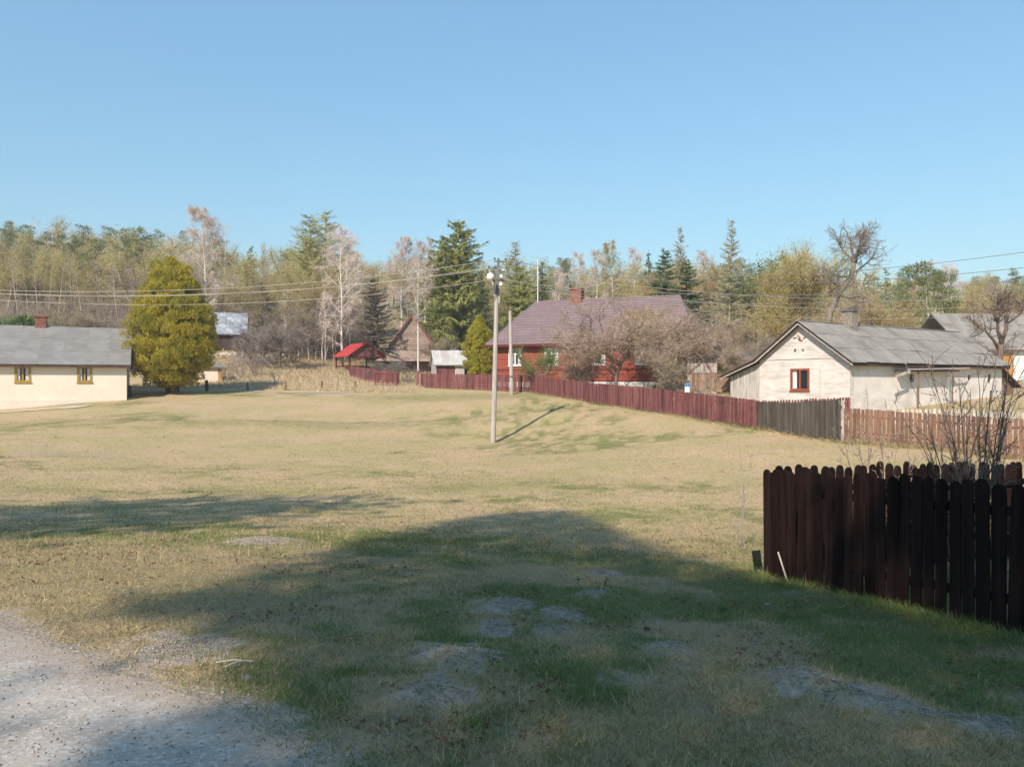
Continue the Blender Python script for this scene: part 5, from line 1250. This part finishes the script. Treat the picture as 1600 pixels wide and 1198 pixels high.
stems(73, [(1150,668,.0,.008),(1158,690,.05,.006),(1172,720,.1,.005),(1140,740,-.05,.004),(1178,700,.0,.005)], 'bark_pale', 'twig_pink', 1160, 11.4, g1(px(1160,11.4),11.4), 'spindly bare sapling alone on the lawn by the fence corner', 'sapling_tree', sub=4, tw=4, cat='sapling')
stems(74, [(1140,810,.0,.006),(1146,826,.05,.005)], 'bark_pale', 'twig_grey', 1158, 11.35, g1(px(1158,11.35),11.35), 'short crooked shoot beside the spindly sapling', 'shoot', sub=3, tw=3, cat='shoot')

# far wood: one mass behind the single trees
def woodland(name, spots, kinds, seed, hr, label):
    R = np.random.RandomState(seed); mats = []; V = []; Fi = []; mi = []; tint = []; n0 = 0
    for X, Y in spots:
        k = kinds[R.randint(len(kinds))]; T = LOW[k]; s = R.uniform(*hr)/T.h; sx = s*R.uniform(.85, 1.25); a = R.rand()*6.283
        z = g1(X, Y)
        for v, f, t, m in ((T.wv, T.wtri, np.zeros(len(T.wv)), M[T.bark]), (T.cv, np.arange(len(T.cv)).reshape(-1, 3), np.clip(T.ctint+R.uniform(-.25,.25), 0, 1), M[T.leaf])):
            if m not in mats: mats.append(m)
            w = np.stack([(v[:,0]*math.cos(a)-v[:,1]*math.sin(a))*sx+X, (v[:,0]*math.sin(a)+v[:,1]*math.cos(a))*sx+Y, v[:,2]*s+z], 1)
            V.append(w); Fi.append(f+n0); mi.append(np.full(len(f), mats.index(m))); tint.append(t); n0 += len(v)
    me = tri_mesh(name, np.concatenate(V), mats, np.concatenate(tint), np.concatenate(Fi)); me.polygons.foreach_set('material_index', np.concatenate(mi).astype(np.int32))
    o = link(name, me); tag(o, label, None, None, 'stuff'); return o
LOW = {
 'bud': broad(81, 12, .62, .34, 8, 'bud_olive', 'bark_pale', .22, .10, 20, 6, .14, .07, levels=2, haze=60, rbase=.012),
 'tan': broad(82, 12, .62, .32, 8, 'bud_tan', 'bark_grey', .22, .09, 20, 8, .14, .07, levels=2, haze=60, rbase=.012),
 'bare': broad(83, 12, .6, .36, 7, 'twig_brown', 'bark_pale', .2, .05, 0, 60, .14, .10, levels=2, rbase=.012),
 'birch': birch(84, 14, .55, spread=.2, start=.4),
 'birch2': birch(85, 14, .5, leaf='bud_tan', spread=.2, start=.35),
 'pine': pine(86, 14, clumps=15, n=60, L=.5, W=.14), 'spruce': conifer(87, 13, 2.5, 'needle_dark', 'bark_brown', 18, 6, 18, .6, .2),
 'scrub': bush(88, 4, 14, .75, 'twig_brown', 'bark_grey', 14, .022, 5), 'scrub2': bush(89, 3.5, 12, .8, 'twig_grey', 'bark_grey', 14, .02, 5), 'scrub3': bush(90, 4, 12, .7, 'bud_tan', 'bark_grey', 16, .03, 5),
}
for T in LOW.values():
    q = [f for f in T.wf if len(f) == 4]; q = np.array(q); T.wtri = np.concatenate([q[:,[0,1,2]], q[:,[0,2,3]]])
R = np.random.RandomState(5)
def spots(n, y0, y1, u0, u1, ok=lambda x, y: True):
    out = []
    while len(out) < n:
        y = R.uniform(y0, y1); u = R.uniform(u0, u1); x = px(u, y)
        if ok(x, y): out.append((x, y))
    return out
woodland('left_woodland', spots(150, 104, 160, -260, 300), ['bud','tan','bud','bare','birch','pine','bud','tan'], 1, (9.5, 13.5), 'mixed spring wood of budding trees and pines covering the hill')
woodland('centre_woodland', spots(210, 100, 160, 300, 1250, lambda x, y: not (-22 < x < -11 and y < 122)), ['bud','tan','tan','birch2','spruce','bud','tan','pine'], 2, (8.5, 12.5), 'budding birch and tan wood on the rise behind the red house')
woodland('right_woodland', spots(150, 98, 170, 1150, 1900), ['bud','tan','pine','birch2','bare','pine','spruce','bud'], 3, (7.5, 10.5), 'low mixed spring wood behind the cottage and whitewashed house')
woodland('hill_scrub', spots(520, 66, 112, -200, 540, lambda x, y: not (-37 < x < -8 and y < 92 - 8*(x > -20)) and not (x > -26 and y < 80)), ['scrub','scrub2','scrub3','scrub','bare'], 4, (3.0, 6.0), 'brown leafless thicket on the slope under the wood')
woodland('garden_scrub', spots(90, 76, 100, 680, 1900), ['scrub','scrub2','scrub3','tan'], 6, (2.5, 5.5), 'brown leafless thicket behind the red house and the cottage')
woodland('pole_thicket', spots(60, 76, 88, 440, 580), ['birch','bare','scrub2'], 7, (4, 8), 'dense thicket of thin young stems behind the rough grass')
# ================================================================== power pole, wires, second pole
PX, PY, PZ = px(770, 36), 36.0, -1.13
def power_pole():
    r = thing('power_pole', 'concrete power pole on the lawn with lamp, brackets and wires', 'power pole', (PX, PY, PZ))
    X = lambda u: px(u, PY)-PX; Z = lambda v: pz(v, PY)-PZ
    b, t = Vector((0, 0, -.4)), Vector((X(776), 0, Z(466)))
    MB().tube([b, b.lerp(t,.5), t], [.125, .11, .095], 8).build('shaft', M['concrete'], r)
    hx = X(777)
    MB().bar((hx-.05,0,Z(474)), (X(771),-.02,Z(440)), .09).build('bracket', M['concrete'], r)
    MB().bar((hx+.05,0,Z(474)), (X(781.5),.02,Z(440)), .09).build('bracket', M['concrete'], r)
    MB().bar((X(775.5),0,Z(470)), (X(779),0,Z(404)), .16, .12).build('mast', M['steel'], r)
    MB().bar((X(768),.05,Z(438)), (X(787),.05,Z(438)), .07).build('crossarm', M['steel'], r)
    MB().bar((X(776),.05,Z(421)), (X(787),-.05,Z(425)), .07).build('crossarm', M['steel'], r)
    MB().bar((X(772),.05,Z(408)), (X(790),.05,Z(409)), .06).build('crossarm', M['steel'], r)
    MB().bar((X(763),.05,Z(419)), (X(778),.05,Z(420)), .05).build('crossarm', M['steel'], r)
    for u, v in ((773,405),(790,405.5),(764,417.5),(774,418),(769,436),(786,436),(786,423)):
        MB().tube([(X(u),.05,Z(v+1)),(X(u),.05,Z(v-.6)),(X(u),.05,Z(v-1.6)),(X(u),.05,Z(v-2.6))], [.03,.055,.035,.045], 7).build('insulator', M['porcelain'] if v > 420 else M['steel'], r)
    lamp = MB().tube([(X(771),-.05,Z(437)),(X(768),-.45,Z(434.5)),(X(765.5),-.75,Z(433))], [.05,.045,.04], 6).build('lamp_arm', M['steel'], r)
    MB().tube([(X(767.5),-.5,Z(431)),(X(767),-.6,Z(434)),(X(766),-.75,Z(438)),(X(765.6),-.8,Z(440))], [.05,.17,.15,.06], 9).build('lamp_head', M['porcelain'], lamp)
    for u, v in ((783,432),(782.5,444)): MB().box(X(u)-.06, X(u)+.06, -.14, .0, Z(v)-.07, Z(v)+.07).build('fuse_box', M['porcelain'], r)
    MB().tube([(X(764),.05,Z(418)),(X(766),.05,Z(430)),(X(769),.05,Z(440)),(X(775),.08,Z(466))], .018, 5).build('cable', M['porcelain'], r)
power_pole()
def wire(a, b, sag, label, rad=.012, mat='wire', group=None):
    a = np.array(a); b = np.array(b); t = np.linspace(0, 1, 25)[:,None]
    P = a*(1-t)+b*t; P[:,2] -= (sag*4*t*(1-t))[:,0]
    o = MB().tube(P - a, rad, 5).build('power_cable', M[mat]); o.location = a; tag(o, label, 'cable', group)
pt = lambda u, v, d=36.05: (px(u, d), d, pz(v, d))
def endp(u, v, d): return (px(u, d), d, pz(v, d))
for i, (s, v, lb) in enumerate([((773,406),441.5,'uppermost'),((764,418),443.5,'second from the top'),((769,437),449.5,'lowest')]):
    wire(pt(*s), endp(-220, v+1, 31+i*.4), .8+.05*i, 'pale cable sagging from the pole over the cream house, ' + lb, .0115, group='cables to the pole over the cream house')
wire(pt(774,419), endp(-220, 446, 31.2), .78, 'pale cable sagging from the pole over the cream house, running close to the second', .010, group='cables to the pole over the cream house')
# far wires beyond the cottage
for i, (s, v, sg, lb) in enumerate([((786,424),460.5,.2,'the upper one'),((787,437),468,.25,'the middle one'),((783,444),478.5,.3,'the lowest, thin')]):
    wire(pt(*s), endp(1660, v, 52), sg*4, 'pale cable crossing behind the cottage chimney, ' + lb, [.011,.013,.009][i])
# wires rising over the garden towards the road
for i, (s, v, lb) in enumerate([((790,406),354,'highest'),((790,406),377,'second'),((786,424),394.5,'third'),((786,437),406.5,'lowest')]):
    k = 22.4 - .6*i; e = np.array(endp(1600, v, k)); st = np.array(pt(*s)); e2 = st + (e-st)*1.25
    wire(st, e2, 1.15, 'grey cable rising into the open sky above the whitewashed house, ' + lb, .009, 'wire_dark')
def stub_pole():
    d = 51.0; z = pz(612.5, d)
    r = thing('cut_pole', 'short plain concrete pole standing at the maroon fence before the red house', 'pole', (px(799.5, d), d, z))
    MB().tube([(0,0,-.3),(px(797,d)-px(799.5,d),0,pz(486,d)-z)], [.13,.10], 8).build('shaft', M['concrete'], r)
    MB().box(-.16,.16,-.16,-.11,1.0,1.06).build('band', M['steel'], r)
stub_pole()
def can():
    d = 38.2; z = pz(613, d)
    r = thing('blue_can', 'blue and white container at the crooked apple tree trunk behind the maroon fence', 'container', (px(1074, d), d, z))
    MB().tube([(0,0,0),(0,0,.28)], .13, 12).build('body', M['white_paint'], r)
    MB().tube([(0,0,.281),(0,0,.40),(0,0,.47)], [.135,.135,.06], 12).build('lid', M['blue_paint'], r)
    MB().box(-.25,.25,-.2,.2,-1.0,-.005).build('stand', M['dark_wood'], r)
can()
d = 57.6; o = MB().bar((px(648,d)-px(653,d),-.2,.0), (px(657,d)-px(653,d),-.1,.36), .08, .03).build('loose_plank', M['pale_stick'])
o.location = (px(653,d), d, pz(606,d)-.02); tag(o, 'pale plank leaning at the start of the maroon fence', 'plank')

# ================================================================== trees behind the road that throw the shade
def inside(px_, py_, poly):
    c = np.zeros(len(px_), bool); n = len(poly)
    for i in range(n):
        x1, y1 = poly[i]; x2, y2 = poly[(i+1) % n]
        k = ((y1 > py_) != (y2 > py_)) & (px_ < (x2-x1)*(py_-y1)/(y2-y1+1e-12)+x1); c ^= k
    return c
def shade_tree(name, poly, s0, n, label, seed, gap=.25, soft=.35, z0=-.4, L=.42, W=.34, bx=0.0):
    """a leafy roadside tree whose crown stands between the sun and this part of the meadow"""
    r = np.random.RandomState(seed); p = np.array(poly); lo, hi = p.min(0), p.max(0)
    q = lo + (hi-lo)*r.rand(n*4, 2); q = q[inside(q[:,0], q[:,1], poly)]; q = q[fbm(q[:,0], q[:,1], 1.6, 60+seed, 3) > gap][:n]
    q = q + r.normal(size=q.shape)*soft
    s = s0 + r.uniform(-2.6, 2.6, len(q)) ; te = math.tan(SUN_EL)
    P = np.stack([q[:,0]-SUN_H.x*s, q[:,1]-SUN_H.y*s, z0+s*te], 1)
    T = Tree(seed); T.r = r; c = P.mean(0); base = np.array([c[0], c[1], 0.0]); zb = g1(c[0], c[1])
    T.leaves(P - np.array([c[0], c[1], zb]), rdir(r, len(P)), r.uniform(.6, 1.3, len(P))*L, W)
    H = c[2]-zb
    pts, _ = T.limb((bx,0,-.3), (-bx/H,0,1), math.hypot(H, bx), .22, .10, 8, 8, .01, .0)
    for k in range(14):
        tgt = P[r.randint(len(P))]-np.array([c[0], c[1], zb]); a = pts[r.randint(6, 9)]
        T.w.tube(np.array([a, a*.5+tgt*.5+np.array([0,0,-.3]), tgt]), [.07,.04,.015], 5)
    T.finish('bark_brown', 'leaf_green')
    o = thing(name, label, 'tree', (c[0], c[1], zb)); a, b = T.meshes(); link('trunk', a, o); link('crown', b, o)
S1 = [(-2.95,6.1),(-2.6,7.4),(-2.25,9.6),(-1.75,11.9),(-.9,13.9),(.1,14.9),(.75,14.9),(1.2,13.8),(1.5,12.4),(1.9,10.9),(2.45,9.6),(2.75,8.8),(2.95,8.0),(3.5,6.9),(4.2,5.6)]
S1b = [(-1.9,6.0),(-1.2,5.2),(-1.0,4.6),(-1.4,4.1),(-1.6,3),(5,3),(4.3,5.4),(3.4,7.2),(2.8,8.4),(0,8),(-2.5,6.7)]
S1c = [(-7,2.9),(-4,3.1),(-2.6,3.35),(-1.5,3.6),(-1,3.3),(0,3.4),(5,3.4),(6,1),(6,-3),(-7,-3)]
S1d = [(3.75,8.3),(4.35,9.7),(5.5,10.2),(8,11.2),(13,12.5),(14,3.2),(5.2,3.2),(4.5,5.6)]
S2 = [(-15,12.2),(-9.6,14.5),(-8.0,15.8),(-6,16.4),(-3.2,16.9),(-3.5,16.1),(-4.4,14.4),(-5.1,12.4),(-6.3,10.6),(-8,9.6),(-15,8.6)]
shade_tree('roadside_tree', S1, 24, 8200, 'tall leafy tree behind the road whose crown shades the middle of the meadow', 91, .0, .17, L=.20, W=.15, bx=8.0)
shade_tree('roadside_tree', S1b, 21, 9000, 'leafy tree behind the road shading the near grass', 92, .0, .2, L=.20, W=.15)
shade_tree('roadside_tree', S1c, 19, 4500, 'leafy tree behind the road shading the gravel', 93, .0, .95, z0=0.0, L=.20, W=.15)
shade_tree('roadside_tree', S1d, 22, 6500, 'leafy tree behind the road shading the dark brown fence', 94, .18, .2)
shade_tree('roadside_tree', S2, 25, 2900, 'leafy tree behind the road casting the separate long shade on the meadow', 95, .18, .75)

# ================================================================== gravel, stones, grass
def clump_points(n, r0, r1, rng, power=1.0, half=math.radians(50)):
    a = rng.uniform(-half, half, n); r = r0*(r1/r0)**(rng.rand(n)**power)
    return r*np.sin(a), r*np.cos(a)
rng = np.random.RandomState(8)
def pebbles(name, n, x, y, smin, smax, label):
    o = np.array([(1,0,0),(-1,0,0),(0,1,0),(0,-1,0),(0,0,1),(0,0,-1)], float); f = np.array([(0,2,4),(2,1,4),(1,3,4),(3,0,4),(2,0,5),(1,2,5),(3,1,5),(0,3,5)])
    n = len(x); s = smin*(smax/smin)**(rng.rand(n)**2.2); z = gz(x, y)
    sc = s[:,None,None]*rng.uniform(.6, 1.2, (n,6,1))*np.array([1,.85,.55]); a = rng.rand(n)*6.28
    v = o[None]*sc; v2 = v.copy(); v2[...,0] = v[...,0]*np.cos(a)[:,None]-v[...,1]*np.sin(a)[:,None]; v2[...,1] = v[...,0]*np.sin(a)[:,None]+v[...,1]*np.cos(a)[:,None]
    v2 += np.stack([x, y, z+s*.2+.006*(road_s(x, y) > .03)], 1)[:,None,:]
    me = tri_mesh(name, v2.reshape(-1,3), M['stone'], np.repeat(rng.rand(n), 6), (f[None]+(np.arange(n)*6)[:,None,None]).reshape(-1,3))
    tag(link(name, me), label, None, None, 'stuff')
x, y = clump_points(60000, 2.2, 11, rng, 1.0, math.radians(55)); k = road_s(x, y) > -.12 - .5*rng.rand(len(x))**4; x, y = x[k], y[k]
pebbles('gravel', 0, x[:16000], y[:16000], .003, .014, 'loose gravel on the road and its sandy edge')
x, y = clump_points(900, 3.2, 13, rng, .8); pebbles('pebbles', 0, x[:260], y[:260], .008, .022, 'scattered small stones in the grass')
cl = [(mx+rng.normal(size=int(1300*q*q/.1))*q*.5, my+rng.normal(size=int(1300*q*q/.1))*q*.5) for mx, my, q, h in MOUNDS]
x, y = np.concatenate([c[0] for c in cl]), np.concatenate([c[1] for c in cl]); k = masks(x, y)[0] > .4
M['clod'] = foliage('clod', (.20,.155,.12), (.37,.305,.25), None, 0)
pebbles('soil_crumbs', 0, x[k], y[k], .003, .014, 'crumbs of bare sandy soil on the molehills'); bpy.data.objects['soil_crumbs'].data.materials[0] = M['clod']
for u, v, s, lb in ((199,930,.035,'pale stone lying in the lit dry grass'),(385,1060,.035,'whitish stone at the sandy edge of the gravel'),(617,1115,.03,'pale stone in the shaded grass near the gravel'),(1183,1006,.03,'whitish stone lying in the shaded grass between gravel and dark fence'),(1200,945,.04,'pale stone near the fence in the grass'),(686,1056,.03,'small pale stone by the sandy mound')):
    # find where the sight line meets the turf
    d = 3.0
    while d < 14 and pz(v, d) > g1(px(u, d), d): d += .02
    R = random.Random(u); vs = []; 
    ring = lambda z, q: [(math.cos(k*6.283/7)*s*q*R.uniform(.8,1.2), math.sin(k*6.283/7)*s*.7*q*R.uniform(.8,1.2), z*s) for k in range(7)]
    vs = ring(-.1, 1.0)+ring(.3, .95)+ring(.55, .5); fs = [(i, (i+1) % 7, (i+1) % 7+7, i+7) for i in range(7)]+[(i+7, (i+1) % 7+7, (i+1) % 7+14, i+14) for i in range(7)]+[tuple(range(14,21)), tuple(range(6,-1,-1))]
    o = MB().add(vs, fs).build('stone', M['stone'], smooth=False); o.location = (px(u, d), d, float(gz(px(u,d), d)[0])); tag(o, lb, 'stone')
for (u0,v0,u1,v1,lb) in ((338,1042,395,1038,'pale dry stalk lying at the sandy edge'),(352,1048,392,1036,'second dry stalk crossing the first at the sandy edge'),(520,1000,565,990,'thin dark twig lying in the shaded grass')):
    p = []
    for u, v in ((u0,v0),(u1,v1)):
        d = 3.0
        while d < 14 and pz(v, d) > g1(px(u, d), d): d += .01
        p.append(np.array((px(u,d), d, float(gz(px(u,d), d)[0])+.02)))
    o = MB().tube([p[0]*0, (p[1]-p[0])*.5+np.array([0,0,.012]), p[1]-p[0]], .006, 5).build('dry_stalk', M['pale_stick'] if u0 < 500 else M['brown_wood']); o.location = p[0]; tag(o, lb, 'stalk')

def grass_mat():
    m, nt, p = new_mat('grass_blades'); L = nt.links
    c = N(nt, 'ShaderNodeAttribute', attribute_name='col').outputs['Color']
    L.new(c, p.inputs['Base Color']); p.inputs['Roughness'].default_value = .75; p.inputs['Specular IOR Level'].default_value = .15
    t = N(nt, 'ShaderNodeBsdfTranslucent'); L.new(c, t.inputs[0]); ms = N(nt, 'ShaderNodeMixShader'); ms.inputs[0].default_value = .25
    L.new(p.outputs[0], ms.inputs[1]); L.new(t.outputs[0], ms.inputs[2]); L.new(ms.outputs[0], nt.nodes['Material Output'].inputs[0])
    return m
M['grass_blades'] = grass_mat()
def blades(name, x, y, hl, wl, label, tallness=1.0, lie=.9, colours=None, keepbare=.06, pale=0):
    n = len(x); b, g, l, t = masks(x, y); r = rng
    keep = (r.rand(n) > np.clip(b*1.15, 0, 1-keepbare*4)) & (road_s(x, y) < .1) & (r.rand(n) < .30+.9*fbm(x, y, .35, 71, 3)+.4*g)
    x, y, g = x[keep], y[keep], g[keep]; n = len(x)
    g = g*(1-.8*pale)
    isg = r.rand(n) < (g*.92+.05)
    h = np.where(isg, r.uniform(.5, 1.1, n), r.uniform(.5, 1.5, n))*hl*tallness; w = r.uniform(.6, 1.3, n)*wl
    D = unit(rdir(r, n)*np.where(isg, .55, lie)[:,None] + np.array([0,0,.62])*np.where(isg, 1.1, .55)[:,None]); D[:,2] = np.abs(D[:,2])*.9+.04
    z = gz(x, y)-.006
    V = soup(np.stack([x, y, z], 1), unit(D), h, w, r)
    straw = np.array([.58,.46,.26]); straw2 = np.array([.26,.18,.09]); gr1 = np.array([.095,.155,.04]); gr2 = np.array([.22,.275,.08])
    q = r.rand(n)[:,None]; col = np.where(isg[:,None], gr1*(1-q)+gr2*q, straw*(1-q)+(straw2*(1-pale)+pale*straw*.8)*q)*r.uniform(.8, 1.2, n)[:,None]*(1+.15*pale)*np.where(pale, np.array([[1.0,.97,1.15]]), 1.0)
    me = tri_mesh(name, V, M['grass_blades']); a = me.attributes.new('col', 'FLOAT_COLOR', 'POINT')
    a.data.foreach_set('color', np.repeat(np.c_[col, np.ones(n)], 3, 0).astype(np.float32).ravel())
    return tag(link(name, me), label, None, None, 'stuff')
x, y = clump_points(300000, 3.0, 12, rng, 1.0, math.radians(46)); blades('grass', x, y, .048, .0055, 'short patchy spring grass and dry straw near the road', lie=1.0)
x, y = clump_points(230000, 10, 45, rng, .9, math.radians(42)); k = y < 50; blades('meadow_grass', x[k], y[k], .05, .011, 'short dry meadow grass')
# tussocks, weeds and last year's leaves in the shaded turf
cx_, cy_ = clump_points(420, 3.4, 16, rng, .8, math.radians(44)); k = (road_s(cx_, cy_) < -.25); cx_, cy_ = cx_[k], cy_[k]
i = rng.randint(len(cx_), size=26000); sg = rng.uniform(.03, .16, len(cx_))[i]
blades('tussock_grass', cx_[i]+rng.normal(size=26000)*sg, cy_[i]+rng.normal(size=26000)*sg, .085, .0055, 'tussocks and weeds standing out of the short turf', lie=.8)
cx_, cy_ = clump_points(1500, 9, 46, rng, .75, math.radians(41)); k = cy_ < 48; cx_, cy_ = cx_[k], cy_[k]
i = rng.randint(len(cx_), size=36000); sg = rng.uniform(.04, .22, len(cx_))[i]
blades('meadow_tussocks', cx_[i]+rng.normal(size=36000)*sg*1.5, cy_[i]+rng.normal(size=36000)*sg, .10, .012, 'tussocks and dead stalks scattered over the meadow', lie=.8)
def litter_leaves(n):
    x, y = clump_points(n*4, 3.2, 14, rng, .85, math.radians(44)); k = (fbm(x, y, .9, 83, 3) > .54) & (road_s(x, y) < -.3) & (masks(x, y)[0] < .3); x, y = x[k][:n], y[k][:n]; n = len(x)
    D = rdir(rng, n); D[:,2] = np.abs(D[:,2])*.25; V = soup(np.stack([x, y, gz(x, y)+.012], 1), unit(D), rng.uniform(.018, .05, n), rng.uniform(.014, .03, n), rng)
    tag(link('fallen_leaves', tri_mesh('fallen_leaves', V, M['dead_leaf'], np.repeat(rng.rand(n), 3))), "last year's brown leaves lying in the turf", None, None, 'stuff')
M['dead_leaf'] = foliage('dead_leaf', (.14,.075,.045), (.30,.185,.11), None, .1)
litter_leaves(3600)
# longer grass at the foot of the dark fence and the lawn fences
def along_fence(pts, n, sp):
    pts = np.array(pts, float); i = rng.randint(len(pts)-1, size=n); t = rng.rand(n)[:,None]; p = pts[i]*(1-t)+pts[i+1]*t
    return p[:,0]+rng.normal(size=n)*sp, p[:,1]+rng.normal(size=n)*sp
x, y = along_fence([(2.9,9.1),(4.1,6.3),(5.0,3.9)], 9000, .13); blades('fence_grass', x, y, .13, .006, 'longer green grass along the foot of the dark brown fence', lie=.7)
x, y = along_fence([(2.98,9.2),(7.2,10.9)], 3000, .15); blades('corner_grass', x, y, .12, .006, 'longer grass along the garden fence', lie=.7)
x, y = along_fence([P0[:2], P1[:2], (4.5,44), (7.9,35.6), (9.73,31), (11.1,26.3), (13.3,24.9), (15.1,22.9)], 14000, .16); blades('fence_edge_grass', x, y, .20, .018, 'uneven dry grass along the village fences', lie=.8)
# rough grass on the slope behind the stakes, and round the thuja
x = rng.uniform(-27, -6.5, 90000); y = rng.uniform(53.5, 80, 90000); blades('rough_grass', x, y, .34, .028, 'tall dry rough grass on the slope behind the stakes', lie=.6, pale=1)
x = rng.uniform(-70, 60, 60000); y = rng.uniform(62, 130, 60000); blades('hill_grass', x, y, .45, .10, 'dry grass and litter under the wood', lie=.8)

# thin haze volume added to lift and pale the far wood
def added_haze():
    m = bpy.data.materials.new('added_haze'); m.use_nodes = True; nt = m.node_tree; nt.nodes.clear()
    v = nt.nodes.new('ShaderNodeVolumePrincipled'); v.inputs['Color'].default_value = (.93,.93,.92,1); v.inputs['Density'].default_value = ADDED_HAZE
    v.inputs['Anisotropy'].default_value = 0.0
    out = nt.nodes.new('ShaderNodeOutputMaterial'); nt.links.new(v.outputs[0], out.inputs['Volume'])
    zs = [p[2] for p in bpy.data.objects['ground'].bound_box]
    o = MB().box(-620, 620, -90, 640, min(zs)-1.0, max(zs)+25).build('haze', m); tag(o, 'thin haze added to pale the far wood', None, None, 'stuff')
ADDED_HAZE = 0.0007
if ADDED_HAZE: added_haze()
